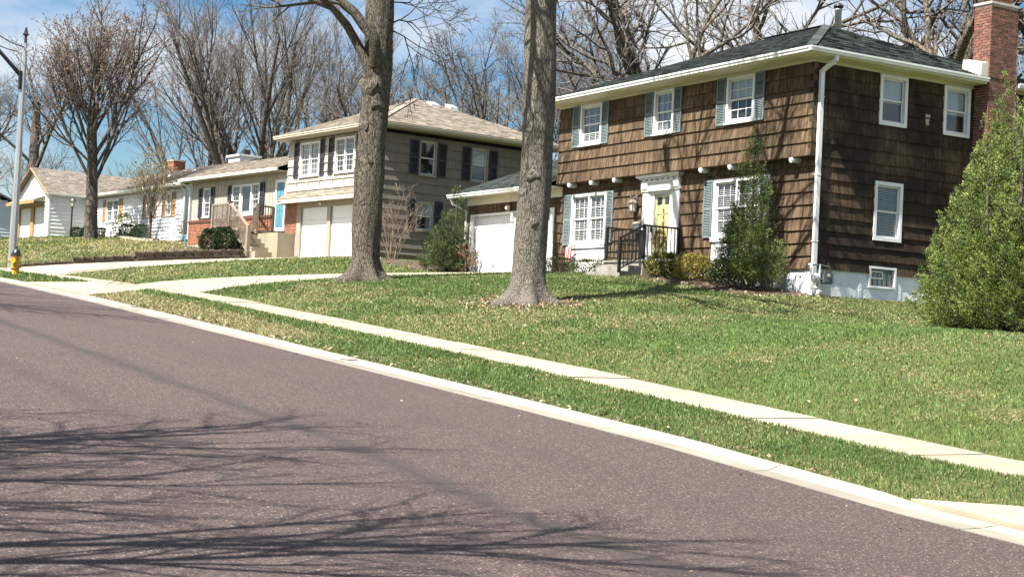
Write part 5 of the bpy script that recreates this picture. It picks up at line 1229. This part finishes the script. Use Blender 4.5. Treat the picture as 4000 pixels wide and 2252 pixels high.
DG = [(.025, .045, .014), (.032, .058, .018), (.02, .035, .012)]
HG = 'clipped shrubs along the brown house front'
round_bush('hedge_bush', (-41.7, 26.35), .62, .3, .26, 'low dark clipped hedge beside the red striped flag', 201, 1500, (.05, .017), [(.06, .075, .022), (.08, .09, .025), (.045, .06, .02)], .7, HG)
round_bush('hedge_bush', (-40.1, 26.35), .70, .28, .23, 'low yellow-green clipped hedge before the white panel', 202, 1200, (.05, .017), [(.10, .12, .03), (.16, .16, .04), (.07, .09, .025)], .7, HG, gaps=.35)
round_bush('hedge_bush', (-38.85, 26.3), .45, .28, .24, 'small sparse yellow hedge left of the entry steps', 203, 800, (.05, .017), [(.18, .18, .05), (.12, .14, .04)], .6, HG, gaps=.25)
round_bush('round_shrub', (-35.45, 25.85), .50, .45, .36, 'rounded yellow-tipped shrub just right of the entry steps', 204, 3000, (.06, .022), YH[1:4]+DG[:1], .25, HG)
round_bush('round_shrub', (-34.3, 26.0), .56, .46, .39, 'larger golden-topped shrub right of the rounded one', 205, 3400, (.06, .022), YH, .45, HG)
round_bush('round_shrub', (-33.0, 26.1), .50, .44, .37, 'dark green shrub in the shade left of the slender evergreen', 206, 2200, (.055, .018), DG+[(.05, .075, .022)], .35, HG)
BG_ = 'dark round bushes by the tan house deck'
round_bush('round_bush', (-67.95, 24.3), .52, .5, .54, 'dark green globe bush farther left below the deck', 211, 3600, (.07, .026), DG, .1, BG_)
round_bush('round_bush', (-66.05, 24.25), .60, .56, .56, 'dark green globe bush nearest the deck stair', 212, 4200, (.07, .026), DG, .1, BG_)
WB = 'small dark bushes by the white house'
for k, ((x_, y_), s, lb) in enumerate([((-95.3, 25.6), .38, 'small dark bush right of the lamp post'), ((-94.6, 26.0), .36, 'small dark bush between lamp post and budding tree'), ((-93.6, 26.6), .34, 'small dark bush just right of the budding tree trunk'),
        ((-90.3, 27.2), .50, 'dark clipped bush at the left end of the low stone edging'), ((-89.0, 27.35), .36, 'small greyish bush between two darker clipped bushes'), ((-87.9, 27.3), .52, 'dark clipped bush left of the bare sapling')]):
    round_bush('clipped_bush', (x_, y_), s, s, s*.85, lb, 220+k, 1100, (.075, .024), DG, .3, WB)
round_bush('forsythia', (-91.6, 27.4), .85, .7, .75, 'yellow-green loose forsythia under the white house window', 231, 900, (.09, .03), [(.28, .25, .05), (.34, .30, .06), (.18, .19, .05)], .1)
# bare shrubs
SHR = dict(n=[1, 4, 4], seg=[6, 4, 3], wob=[.09, .14, .18], up=[.02, .03, .02], tip=[.35, .4, .5], start=[0, .25, .2], ang=[0, .5, .6], lr=[1, .42, .45], rl=.009, rmin=.006)
def bare_shrub(name, c, H, n, label, seed, mat, spread=.35, buds=None, P=SHR, cat='shrub', bs=.09):
    R = random.Random(seed); z = G(c[0], c[1]); t = root(name, (c[0], c[1], z), label, cat); br = []
    for k in range(n):
        a = R.uniform(0, 6.28); s = R.uniform(.05, spread); grow(br, Vector((c[0]+math.cos(a)*.15, c[1]+math.sin(a)*.15, z-.05)), Vector((math.cos(a)*s, math.sin(a)*s, 1)).normalized(), H*R.uniform(.7, 1.05), R.uniform(.010, .018), 0, P, R)
    tube_obj('stems', [b for b in br if b[0] == 0], 5, mat, t, kind='stuff'); tube_obj('twigs', [b for b in br if b[0] > 0], 3, mat, t, kind='stuff')
    if buds:
        RN = np.random.default_rng(seed); C = []; A = []
        for (_, pts, _r) in br:
            if _ == 0: continue
            for q in range(buds[1]):
                i = RN.integers(0, len(pts)-1); C.append(tuple(pts[i].lerp(pts[i+1], RN.random()))); A.append((0, 0, 1.))
        pal = np.array(buds[0]); ti = pal[RN.integers(0, len(pal), len(C))]*RN.uniform(.7, 1.2, (len(C), 1))
        v, f, tt = rand_leaves(np.array(C), np.array(A), bs, bs*.32, RN, ti, .9); o = mesh_obj('buds', v, f, MT['leaf'], t, False, tt); o['kind'] = 'stuff'
    return t
bare_shrub('whip_shrub', (-54.6, 26.9), 2.5, 16, 'tangled tan bare shrub against the shaded taupe wall', 301, 'twig_tan', .40)
bare_shrub('whip_shrub', (-76.9, 26.7), 1.5, 26, 'low dark bare bush below the white house corner', 302, 'bark3', .9)
bare_shrub('whip_shrub', (-67.0, 24.75), 1.9, 14, 'thin bare twigs rising between the round bushes and deck', 303, 'twig_tan', .4)
SAP = var(n=[1, 8, 7, 5, 3], seg=[4, 5, 4, 3, 2], ang=[0, .55, .55, .65, .7], lr=[1, 1.15, .5, .45, .45], up=[.02, .08, .06, .04, .02], start=[0, .3, .2, .2, .15], wob=[.04, .08, .1, .14, .16], rl=.011, rmin=.007)
bare_tree('sapling', (-84.0, 26.6), 4.9, .10, SAP, 305, 'small yellowing sapling in front of the white house shutters', bark='bark4', twig='twig_tan', buds=([(.30, .27, .10), (.24, .20, .09), (.20, .17, .09)], 2), trunk_frac=.28, bud_size=.10)
bare_shrub('dry_shrub', (-48.15, 26.6), .95, 12, 'orange-brown dead shrub between evergreen and garage door', 306, 'twig_tan', .5, ([(.30, .18, .08), (.24, .14, .07)], 3), bs=.06)

# ------------------------------------------------------------------ street furniture and small things
px_, py_ = -56.6, 13.0; pz = G(px_, py_)
ut = root('utility_pole', (px_, py_, pz), 'tall silver steel street light pole with dark arm beside the yellow hydrant', 'utility pole')
MB().lathe((px_, py_, pz), [(.16, 0), (.15, .3), (.125, 3), (.09, 7.5), (.085, 8.15)], 8).build('pole', 'steel', ut)
MB().lathe((px_, py_, pz), [(.26, 0), (.26, .05), (.2, .08), (.17, .16)], 12).build('base_plate', 'steel', ut)
MB().bar((px_-.28, py_-.26, pz+7.78), (px_+.22, py_+.22, pz+7.98), .09, .09).build('crossarm', 'steel', ut)
MB().tube([(px_, py_, pz+8.1), (px_, py_, pz+8.45)], [.05, .045], 8).lathe((px_, py_, pz+8.42), [(.07, 0), (.12, .05), (.07, .1), (.03, .3)], 8).build('insulator', 'hyd_black', ut)
MB().tube([(px_+.03, py_-.1, pz+6.5), (px_+.03, py_-.12, pz+7.15)], .07, 8).build('bracket', 'black', ut)
def cable(a, b, sag, r, label, cat='cable'):
    a, b = Vector(a), Vector(b); pts = [a.lerp(b, i/14)-Vector((0, 0, sag*4*(i/14)*(1-i/14))) for i in range(15)]
    tag(MB().tube(pts, r, 6).build('power_cable', 'cable', None, True), label, cat, 'cables from the utility pole')
cable((px_-.02, py_-.05, pz+8.02), (-44.8, 9.1, 9.75), .1, .02, 'upper thin cable leaving the steel pole to the left')
cable((px_-.2, py_-.2, pz+7.86), (-44.8, 8.9, 9.5), .1, .02, 'lower thin cable leaving the pole crossarm to the left')
MB().tube([(px_, py_-.06, pz+6.95), (px_+.02, py_-.5, pz+7.38), (px_+.04, py_-1.0, pz+7.86), (px_+.06, py_-1.6, pz+8.3), (px_+.08, py_-2.3, pz+8.55)], [.075, .07, .065, .06, .055], 8).build('lamp_arm', 'cable', ut, True)
MB().box(px_-.08, px_+.24, py_-3.0, py_-2.25, pz+8.46, pz+8.62).build('lamp_head', 'steel', ut)
hx, hy = -54.4, 12.62; hz = G(hx, hy)-.02
hy_ = root('fire_hydrant', (hx, hy, hz), 'yellow fire hydrant with black bonnet on the grass island', 'hydrant')
MB().lathe((hx, hy, hz), [(.19, 0), (.19, .05), (.135, .07), (.135, .24), (.175, .245), (.175, .29), (.135, .30), (.130, .62), (.17, .63), (.17, .66)], 18).build('barrel', 'hyd_yellow', hy_)
MB().lathe((hx, hy, hz+.66), [(.185, 0), (.185, .04), (.155, .06), (.14, .13), (.09, .21), (.045, .24), (.04, .25), (.04, .31)], 18).build('bonnet', 'hyd_black', hy_)
for (dx, dy, r_) in ((-.62, -.79, .06), (.79, -.62, .085), (-.79, .62, .06)):
    q = MB().tube([(hx+dx*.08, hy+dy*.08, hz+.5), (hx+dx*.2, hy+dy*.2, hz+.5)], r_, 10); q.tube([(hx+dx*.2, hy+dy*.2, hz+.5), (hx+dx*.235, hy+dy*.235, hz+.5)], r_*1.2, 8); q.build('outlet', 'hyd_yellow', hy_)
lx, ly = -96.4, 25.55; lz = G(lx, ly)
lp = root('lamp_post', (lx, ly, lz), 'black garden lamp post on the white house lawn', 'lamp post')
MB().lathe((lx, ly, lz-.05), [(.055, 0), (.05, 1.85), (.09, 1.88), (.1, 1.93), (.05, 1.95)], 10).build('post', 'black', lp)
MB().lathe((lx, ly, lz+1.9), [(.10, 0), (.16, .32)], 6).build('lamp_glass', 'lampglass', lp)
MB().lathe((lx, ly, lz+2.22), [(.2, 0), (.19, .03), (.07, .18), (.03, .2), (.03, .25)], 6).build('lamp_cap', 'black', lp)
mb = MB()
for k in range(6): a = PI/3*k; mb.bar((lx+.105*math.cos(a), ly+.105*math.sin(a), lz+1.9), (lx+.165*math.cos(a), ly+.165*math.sin(a), lz+2.23), .018)
mb.build('lamp_frame', 'black', lp)
# gas meter
gm_ = root('gas_meter', (XR+.3, 27.2, 3.2), 'grey gas meter with pale pipes on the white foundation', 'gas meter'); X_ = XR+.28
MB().tube([(X_, 26.66, 3.3), (X_, 26.66, 3.95), (X_, 26.70, 4.0), (X_-.12, 26.70, 4.0)], .028, 8).build('pipe', 'pipe', gm_)
MB().tube([(X_, 26.96, 3.1), (X_, 26.96, 4.02)], .03, 8).build('riser', 'pipe', gm_)
MB().tube([(X_, 26.70, 3.99), (X_, 27.0, 4.0), (X_, 27.3, 3.97), (X_, 27.3, 3.88)], .02, 8).build('top_pipe', 'gas', gm_)
MB().lathe((0, 0, 0), [(.05, 0), (.13, .02), (.14, .05), (.05, .09)], 16)
def disc(parent, name, c, r, th, mat):
    mb = MB(); prof = [(r, 0), (r, th*.5), (r*.8, th*.8), (r*.4, th), (r*.38, th*1.5)]; n = 16
    for (q, h) in prof:
        for k in range(n): a = 2*PI*k/n; mb.v.append((c[0]+h, c[1]+q*math.cos(a), c[2]+q*math.sin(a)))
    for i in range(len(prof)-1):
        for k in range(n): k2 = (k+1) % n; mb.f.append((i*n+k, i*n+k2, (i+1)*n+k2, (i+1)*n+k))
    mb.f.append(tuple((len(prof)-1)*n+k for k in range(n))); mb.f.append(tuple(range(n))[::-1])
    return mb.build(name, mat, parent)
disc(gm_, 'regulator', (X_-.02, 26.83, 3.66), .13, .07, 'pipe')
MB().tube([(X_, 26.83, 3.66), (X_, 27.08, 3.64)], .03, 8).build('link_pipe', 'gas', gm_)
mb = MB().box(X_-.08, X_+.08, 27.05, 27.36, 3.56, 3.80).box(X_-.07, X_+.07, 27.08, 27.33, 3.53, 3.56).box(X_-.06, X_+.06, 27.09, 27.32, 3.80, 3.88)
md = mb.build('meter_body', 'gas', gm_); disc(md, 'dial', (X_+.08, 27.2, 3.73), .06, .03, 'lantern')
for k in range(5): MB().box(X_+.08, X_+.095, 27.07+k*.06, 27.095+k*.06, 3.58, 3.66).build('rib', 'gas', md)
# wall lantern, mailbox, wreath, garage lantern, flag
wx, wy, wz = -38.42, YL-.17, 5.72
wl = root('wall_lantern', (wx, wy, wz), 'weathered grey wall lantern left of the yellow door with a dry nest on top', 'lantern')
MB().lathe((wx, wy, wz), [(.10, 0), (.115, .02), (.115, .035)], 8).lathe((wx, wy, wz+.27), [(.15, 0), (.14, .03), (.08, .11), (.03, .13), (.02, .18)], 10).build('cap', 'lantern', wl)
MB().lathe((wx, wy, wz+.03), [(.095, 0), (.115, .24)], 8).build('lamp_glass', 'lampglass', wl)
mb = MB()
for k in range(8): a = PI/4*k; mb.bar((wx+.098*math.cos(a), wy+.098*math.sin(a), wz+.02), (wx+.12*math.cos(a), wy+.12*math.sin(a), wz+.28), .016)
mb.tube([(wx, wy, wz+.40), (wx, wy+.06, wz+.46), (wx, YL-.04, wz+.42)], .015, 6).box(wx-.05, wx+.05, YL-.055, YL-.03, wz+.22, wz+.52); mb.build('bracket', 'lantern', wl)
R_ = random.Random(5); mb = MB()
for k in range(40):
    a = R_.uniform(0, 6.28); mb.tube([(wx+R_.uniform(-.05, .05), wy+R_.uniform(-.05, .05), wz+.34), (wx+math.cos(a)*.12, wy+math.sin(a)*.1, wz+R_.uniform(.38, .54))], .006, 3)
mb.build('nest', 'twig_red', wl, kind='stuff')
mbx = root('mailbox', (-38.23, YL-.06, 5.25), 'small dark wall mailbox under the lantern', 'mailbox')
MB().box(-38.4, -38.08, YL-.16, YL-.04, 5.10, 5.36).build('box', 'gas', mbx); MB().hexa([(-38.42, YL-.18, 5.36), (-38.06, YL-.18, 5.36), (-38.06, YL-.04, 5.36), (-38.42, YL-.04, 5.36), (-38.42, YL-.12, 5.43), (-38.06, YL-.12, 5.43), (-38.06, YL-.04, 5.46), (-38.42, YL-.04, 5.46)]).build('lid', 'lantern', mbx)
wr0 = root('door_wreath', (-37.15, YL-.09, 4.9), 'leafy twig wreath with yellow-green leaves hanging on the front door', 'wreath')
RN = np.random.default_rng(9); a = RN.uniform(0, 2*PI, 420); rr = .23+RN.normal(0, .035, 420)
P = np.stack([-37.15+rr*np.cos(a), YL-.07+RN.normal(0, .018, 420), 4.88+rr*np.sin(a)], 1); ti = np.array([(.25, .24, .05), (.14, .12, .04), (.30, .24, .10), (.10, .07, .04)])[RN.integers(0, 4, 420)]
v, f, tt = rand_leaves(P, np.stack([-np.sin(a), np.full(420, -.3), np.cos(a)], 1), .07, .02, RN, ti, .6); o = mesh_obj('leaves', v, f, MT['leaf'], wr0, False, tt); o['kind'] = 'stuff'
MB().tube([(-37.15+.22*math.cos(k*.349), YL-.06, 4.88+.22*math.sin(k*.349)) for k in range(19)], .018, 6).build('twig_ring', 'twig_red', wr0)
gl = root('garage_lantern', (-45.87, YG-.12, 6.2), 'lit copper lantern above the white garage doors', 'lantern')
MB().lathe((-45.87, YG-.12, 6.11), [(.06, 0), (.065, .015)], 6).lathe((-45.87, YG-.12, 6.29), [(.10, 0), (.09, .02), (.03, .07)], 6).box(-45.91, -45.83, YG-.06, YG-.03, 6.14, 6.30).build('cap', 'copper', gl)
MB().lathe((-45.87, YG-.12, 6.125), [(.058, 0), (.08, .165)], 6).build('lamp_glass', 'lampglass', gl)
mesh_obj('bulb', *[(lambda m: (m.v, m.f))(MB().lathe((-45.95, YG-.17, 6.17), [(.01, 0), (.03, .03), (.03, .06), (.01, .09)], 8))][0], EMIT, gl)
sl = root('soffit_lamp', (-61.6, 26.95, 7.3), 'small lamp between the tan house garage doors under the pent roof', 'lamp')
sx_, sy_ = -64.04+2.15*math.cos(TA)+.3*math.sin(TA), 27+2.15*math.sin(TA)-.3*math.cos(TA)
MB().lathe((sx_, sy_, 7.25), [(.06, 0), (.06, .1), (.08, .14)], 8).build('lamp_body', 'copper', sl); MB().lathe((sx_, sy_, 7.14), [(.04, 0), (.07, .05), (.06, .108)], 8).build('lamp_glass', 'lampglass', sl)
fl = root('garden_flag', (-41.75, 26.75, 4.0), 'small red and white striped garden flag by the brown house corner', 'flag')
MB().tube([(-41.95, 26.72, 3.9), (-41.93, 26.72, 4.78)], .012, 6).bar((-41.93, 26.72, 4.76), (-41.55, 26.78, 4.79), .02).build('stand', 'black', fl)
for k in range(7):
    x0, x1 = -41.92+k*.052, -41.92+(k+1)*.052-.001; w = .02*math.sin(k*1.3)
    MB().hexa([(x0-.05, 26.72+w, 4.28), (x1-.05, 26.73+w, 4.28), (x1-.05, 26.745+w, 4.28), (x0-.05, 26.735+w, 4.28), (x0, 26.72, 4.77), (x1, 26.725, 4.775), (x1, 26.74, 4.775), (x0, 26.735, 4.77)]).build('stripe', 'red' if k % 2 == 0 else 'whitecloth', fl)
bt = root('side_table', (-77.0, 26.5, G(-77, 26.5)), 'small light blue plastic table beside the white house corner', 'table'); bz = G(-77, 26.5)
MB().box(-77.35, -76.7, 26.25, 26.85, bz+.42, bz+.5).build('tabletop', 'blue', bt); MB().box(-77.32, -76.73, 26.28, 26.82, bz+.27, bz+.42).build('apron', 'blue', bt)
for (x_, y_) in ((-77.3, 26.3), (-76.75, 26.3), (-77.3, 26.8), (-76.75, 26.8)): MB().box(x_-.03, x_+.03, y_-.03, y_+.03, bz-.02, bz+.27).build('leg', 'blue', bt)
eg = root('stone_edging', (-88, 26.6, G(-88, 26.6)), 'low pale stone border below the white house shrubs', 'edging'); R_ = random.Random(8)
x = -91.5
while x < -83:
    w = R_.uniform(.35, .7); y_ = 26.5-.25*math.sin((x+88)*.5); zz = G(x, y_); MB().box(x, x+w-.03, y_-.12, y_+.14, zz-.05, zz+R_.uniform(.08, .14)).build('stone', 'stone', eg); x += w
en = root('white_step', (-93.2, 27.2, G(-93.2, 27.2)), 'white concrete step at the white house entry', 'step'); zz = G(-93.2, 27.2)
MB().box(-94.2, -92.4, 26.8, 28.0, zz-.1, zz+.3).build('step', 'white', en); MB().box(-92.4, -91.6, 26.9, 28.0, zz-.1, zz+.16).build('step', 'white', en)

# ------------------------------------------------------------------ mulch, litter, grass
def bed(name, pts, label):
    mb = MB(); n = len(pts); c = np.mean(np.array(pts), axis=0)
    rings = 6
    for j in range(rings+1):
        for (x_, y_) in pts:
            q = (c[0]+(x_-c[0])*j/rings, c[1]+(y_-c[1])*j/rings); mb.v.append((q[0], q[1], G(*q)+.035*(1-(j/rings)**4)+.012*(j < rings)-.02*(j == rings)))
    for j in range(rings):
        for k in range(n): k2 = (k+1) % n; mb.f.append((j*n+k, j*n+k2, (j+1)*n+k2, (j+1)*n+k))
    o = mb.build(name, 'mulch', None, True); o['kind'] = 'structure'; return o
bedA = [(-36.0, 25.5), (-34.8, 25.35), (-33.4, 25.3), (-32.2, 25.1), (-31.2, 25.2), (-30.5, 25.7), (-30.1, 26.4), (-30.35, 26.98), (-31.5, 27.0), (-33.2, 27.0), (-34.8, 27.0), (-36.0, 27.0)]
bed('mulch_bed', bedA, '')
bed('mulch_bed', [(-42.5, 26.1), (-40, 26.05), (-38.2, 26.1), (-38.1, 26.98), (-40, 26.98), (-42.5, 26.98)], '')
bed('mulch_bed', [(-31.5+1.25*math.cos(a)*(1+.2*math.sin(3*a)), 19.12+1.15*math.sin(a)*(1+.15*math.cos(2*a))) for a in np.linspace(0, 2*PI, 18, endpoint=False)], '')
bed('mulch_bed', [(-74, 24.3), (-71, 23.6), (-68, 23.4), (-65.6, 23.5), (-65.45, 24.6), (-67, 25.3), (-74, 25.6)], '')
bed('mulch_bed', [(-56.5, 26.0), (-53, 25.7), (-49.6, 25.6), (-48.95, 26.4), (-49.2, 27.3), (-53, 27.6), (-56.3, 27.4)], '')
def inpoly(X, Y, poly):
    r = np.zeros(X.shape, bool); n = len(poly); j = n-1
    for i in range(n):
        xi, yi = poly[i]; xj, yj = poly[j]
        c = ((yi > Y) != (yj > Y)) & (X < (xj-xi)*(Y-yi)/(yj-yi+1e-9)+xi); r ^= c; j = i
    return r
def vnoise(X, Y, s, seed, oct=4):
    out = np.zeros(X.shape); amp = 1; tot = 0
    for o_ in range(oct):
        R = np.random.default_rng(seed+o_); T = R.random((64, 64)); x = X/s*(2**o_)+17.3*o_; y = Y/s*(2**o_)+5.1*o_
        xi = np.floor(x).astype(int); yi = np.floor(y).astype(int); fx = x-xi; fy = y-yi; fx = fx*fx*(3-2*fx); fy = fy*fy*(3-2*fy)
        a = T[xi % 64, yi % 64]; b = T[(xi+1) % 64, yi % 64]; c = T[xi % 64, (yi+1) % 64]; d = T[(xi+1) % 64, (yi+1) % 64]
        out += amp*((a*(1-fx)+b*fx)*(1-fy)+(c*(1-fx)+d*fx)*fy); tot += amp; amp *= .55
    return out/tot
def sm(x, a, b): t = np.clip((x-a)/(b-a), 0, 1); return t*t*(3-2*t)
def grass(name, x0, x1, y0, y1, dens, label, seed, far=False):
    R = np.random.default_rng(seed); N = int((x1-x0)*(y1-y0)*dens)
    X = R.uniform(x0, x1, N); Y = R.uniform(y0, y1, N); D = np.hypot(X, Y)
    edge = .03*np.sin(X*9)+.05*(vnoise(X, Y, .5, 5)-.5)
    keep = ~paved(X, Y+edge*0) & (X < -.80*Y+4.5)
    keep &= ~((X > -42.62) & (X < -30.5) & (Y > 26.96)) & ~((X > -48.9) & (X < -42.5) & (Y > 26.95)) & ~inpoly(X, Y, bedA)
    keep &= ~((X > -69) & (X < -57.4) & (Y > 25.2)) & ~((X > -65.5) & (X < -65.1) & (Y > 14.9))
    keep &= ~((X > -38.1) & (X < -36.1) & (Y > 24.9))
    rt = np.hypot(X+31.5, Y-19.12)
    keep &= R.random(N) > np.exp(-(rt/1.0)**4)*.92
    keep &= np.hypot(X+40.45, Y-19.1) > .7
    if not far: keep &= R.random(N) < np.clip((19.0/np.maximum(D, 6))**1.7, .06, 1)
    X, Y, rt = X[keep], Y[keep], rt[keep]; strip0 = None; D = np.hypot(X, Y); N = len(X)
    clump = vnoise(X, Y, .55, 21, 3); big = vnoise(X, Y, 3.2, 31, 4); mid = vnoise(X, Y, 1.1, 41, 3)
    dry = .18+.75*sm(big*.6+mid*.4, .47, .60)*.75
    strip = (Y < 13.6)
    dry = np.where(strip, .10+.35*sm(mid, .5, .65), dry)
    dry = np.where(strip & (X < -27) & (X > -46), sm(X, -26, -32)*.0+sm(-X, 25, 30)*(.95-.75*sm(Y+.8*(mid-.5), 12.55, 13.2))+.15*mid, dry)
    dry = np.where((Y > 14.8) & (X > -26), dry*(.55+.45*sm(Y-.35*(X+22)*0, 19.5, 22)), dry)
    dry = np.where((Y > 14.8), np.maximum(dry, .55*sm(Y+1.2*(mid-.5), 20.8, 22.4)*sm(X, -34, -29)), dry)
    for (qx, qy, qr) in ((-17.2, 17.6, .7), (-15.9, 16.9, .5), (-18.6, 18.8, .6), (-20.4, 17.0, .5), (-24.5, 23.8, 1.3), (-27.5, 22.5, 1.5), (-14.6, 16.2, .5)):
        dry = np.maximum(dry, .85*np.exp(-(((X-qx)/(qr*1.6))**2+((Y-qy)/qr)**2))*(.5+mid))
    dry = np.where((X < -64), .55+.4*sm(big, .40, .58), dry); dry = np.where((X < -48) & (X > -58) & (Y > 14.8), .35+.45*sm(big, .45, .6), dry)
    dry = np.where(rt < 2.2, np.maximum(dry, .75-.25*rt/2.2), dry)
    dry = np.clip(dry, 0, .97)
    isdry = R.random(N) < dry
    g1 = np.array([.066, .125, .034]); g2 = np.array([.135, .215, .060]); g3 = np.array([.20, .255, .09])
    k = R.random((N, 1)); kc = np.clip(clump[:, None]*1.8-.4, 0, 1)
    green = g1*(1-kc)+g2*kc; green = green*(1-.35*k)+g3*.35*k
    s1 = np.array([.42, .37, .20]); s2 = np.array([.29, .25, .12]); straw = s1*k+s2*(1-k)
    green = green*(1+.22*sm(X, -27, -21)*(1-sm(Y, 20.5, 22.5))*(Y > 14.8))[:, None]
    col = np.where(isdry[:, None], straw, green)*R.uniform(.75, 1.25, (N, 1))
    sc = np.maximum(1, D/17)
    ln = np.where(isdry, R.uniform(.02, .045, N), R.uniform(.03, .066, N)*(.6+.8*clump))*sc**.45*np.where(strip, 1.1, 1)
    wd = R.uniform(.004, .0075, N)*sc**1.05
    a = R.uniform(0, 2*PI, N); le = R.uniform(.1, .9, N)+.5*isdry
    dx, dy = np.cos(a), np.sin(a); b = R.uniform(0, 2*PI, N); sx, sy = np.cos(b)*wd, np.sin(b)*wd
    Z = ground(X, Y)-.005
    v = np.empty((N, 5, 3), np.float32)
    h1 = ln*.55/np.sqrt(1+le*le*.3); h2 = ln/np.sqrt(1+le*le)
    v[:, 0] = np.stack([X-sx, Y-sy, Z], 1); v[:, 1] = np.stack([X+sx, Y+sy, Z], 1)
    v[:, 2] = np.stack([X+sx*.7+dx*ln*.2*le, Y+sy*.7+dy*ln*.2*le, Z+h1], 1); v[:, 3] = np.stack([X-sx*.7+dx*ln*.2*le, Y-sy*.7+dy*ln*.2*le, Z+h1], 1)
    v[:, 4] = np.stack([X+dx*ln*.65*le, Y+dy*ln*.65*le, Z+h2], 1)
    base = (np.arange(N)*5)[:, None]
    tri = np.concatenate([base+np.array([[0, 1, 2]]), base+np.array([[0, 2, 3]]), base+np.array([[3, 2, 4]])], 0)
    o = mesh_obj(name, v.reshape(-1, 3), tri, MT['grass'], None, False, np.repeat(col, 5, axis=0)); o['kind'] = 'stuff'; o['label'] = label; o['category'] = 'grass'
    return N
n1 = grass('grass', -47, -8, 14.84, 27.3, 1500, 'patchy spring lawn sloping up to the brown house', 501)
n2 = grass('grass', -47.5, -6, 11.52, 13.6, 1400, 'grass strip between kerb and sidewalk, straw coloured at its far end', 502)
n3 = grass('grass', -59, -47, 14.84, 27.3, 700, 'lawn with straw patches between the two driveways', 503)
n4 = grass('grass', -58.3, -48.2, 11.52, 13.6, 900, 'small green grass island around the hydrant and pole', 504)
n5 = grass('grass', -118, -65.4, 11.7, 27.6, 80, 'yellowing far lawn in front of the white house', 505, True)
n6 = grass('grass', -31, -18, 26.9, 36, 300, 'grass along the side foundation of the brown house', 506)
# dandelion flowers on the white house lawn
def flowers():
    R = np.random.default_rng(61); N = 520; X = np.concatenate([R.normal(-83, 6, N), R.uniform(-58, -49, 70)]); Y = np.concatenate([R.uniform(15, 25.5, N), R.uniform(16, 26, 70)])
    k = ~paved(X, Y) & ~((X > -65.5) & (X < -58)); X, Y = X[k], Y[k]; N = len(X); C = np.stack([X, Y, ground(X, Y)+.09], 1)
    v, f, t = rand_leaves(C, np.tile([0, -.5, .6], (N, 1)).astype(float), .06, .03, R, np.tile([.55, .44, .03], (N, 1)), .4)
    o = mesh_obj('dandelion_flowers', v, f, MT['litter'], None, False, t); o['kind'] = 'stuff'; o['label'] = 'yellow dandelions dotted over the far lawn'; o['category'] = 'flowers'
flowers()
def litter():
    R = np.random.default_rng(71); P = []
    n = 1500; a = R.uniform(0, 2*PI, n); r = np.abs(R.normal(0, .6, n))+.45; P.append(np.stack([-31.5+r*np.cos(a)*1.25, 19.12+r*np.sin(a)], 1))
    m = 900; q = np.stack([R.uniform(-36.2, -30.1, m), R.uniform(24.9, 27, m)], 1); P.append(q)
    P.append(np.stack([R.uniform(-42.5, -38, 120), R.uniform(26, 26.9, 120)], 1)); P.append(np.stack([R.uniform(-56.5, -49, 500), R.uniform(25.3, 27.2, 500)], 1))
    P.append(np.stack([R.uniform(-73, -65.6, 500), R.uniform(23.5, 25.2, 500)], 1)); P.append(np.stack([R.uniform(-47, -10, 160), 15.0+np.abs(R.normal(0, 4, 160))], 1))
    P.append(np.stack([R.uniform(-41, -12.5, 260), 11.53+np.abs(R.normal(0, .07, 260))], 1))
    Q = np.concatenate(P); Z = ground(Q[:, 0], Q[:, 1])+.04; C = np.stack([Q[:, 0], Q[:, 1], Z], 1); N = len(C)
    pal = np.array([(.32, .24, .15), (.24, .16, .10), (.46, .38, .27), (.16, .11, .07)])
    v, f, t = rand_leaves(C, R.normal(0, 1, (N, 3))*np.array([1, 1, .25]), .075, .026, R, pal[R.integers(0, 4, N)]*R.uniform(.7, 1.2, (N, 1)), .1)
    o = mesh_obj('leaf_litter', v, f, MT['litter'], None, False, t); o['kind'] = 'stuff'; o['label'] = 'dry brown leaves scattered in the beds and around the pale trunk'; o['category'] = 'leaves'
    # bits on the road
    n = 80; X = R.uniform(-32, -8.5, n); Y = np.where(R.random(n) < .5, R.uniform(2.5, 10.9, n), 10.95-np.abs(R.normal(0, .35, n)))
    C = np.stack([X, Y, np.interp(X, *ZR)+.008], 1); v, f, t = rand_leaves(C, R.normal(0, 1, (n, 3))*np.array([1, 1, .08]), .035, .012, R, pal[R.integers(0, 4, n)]*R.uniform(.5, 1.0, (n, 1)), .02)
    o = mesh_obj('road_debris', v, f, MT['litter'], None, False, t); o['kind'] = 'stuff'; o['label'] = 'tiny leaf bits scattered on the asphalt'; o['category'] = 'debris'
litter()
for (x_, y_, a_) in ((-36.84, 11.42, .3), (-24.42, 11.35, .5)):
    z_ = G(x_, y_)+.03; pts = [(x_-.22*math.cos(a_), y_-.22*math.sin(a_), z_+.01), (x_-.05, y_, z_), (x_+.12, y_+.06, z_+.012), (x_+.25, y_+.02, z_)]
    tag(MB().tube(pts, [.008, .011, .008, .004], 5).build('fallen_twig', 'bark3', None, True), 'short fallen twig on the kerb '+('near the apron' if x_ < -30 else 'midway along the strip'), 'twig', 'twigs on the kerb')
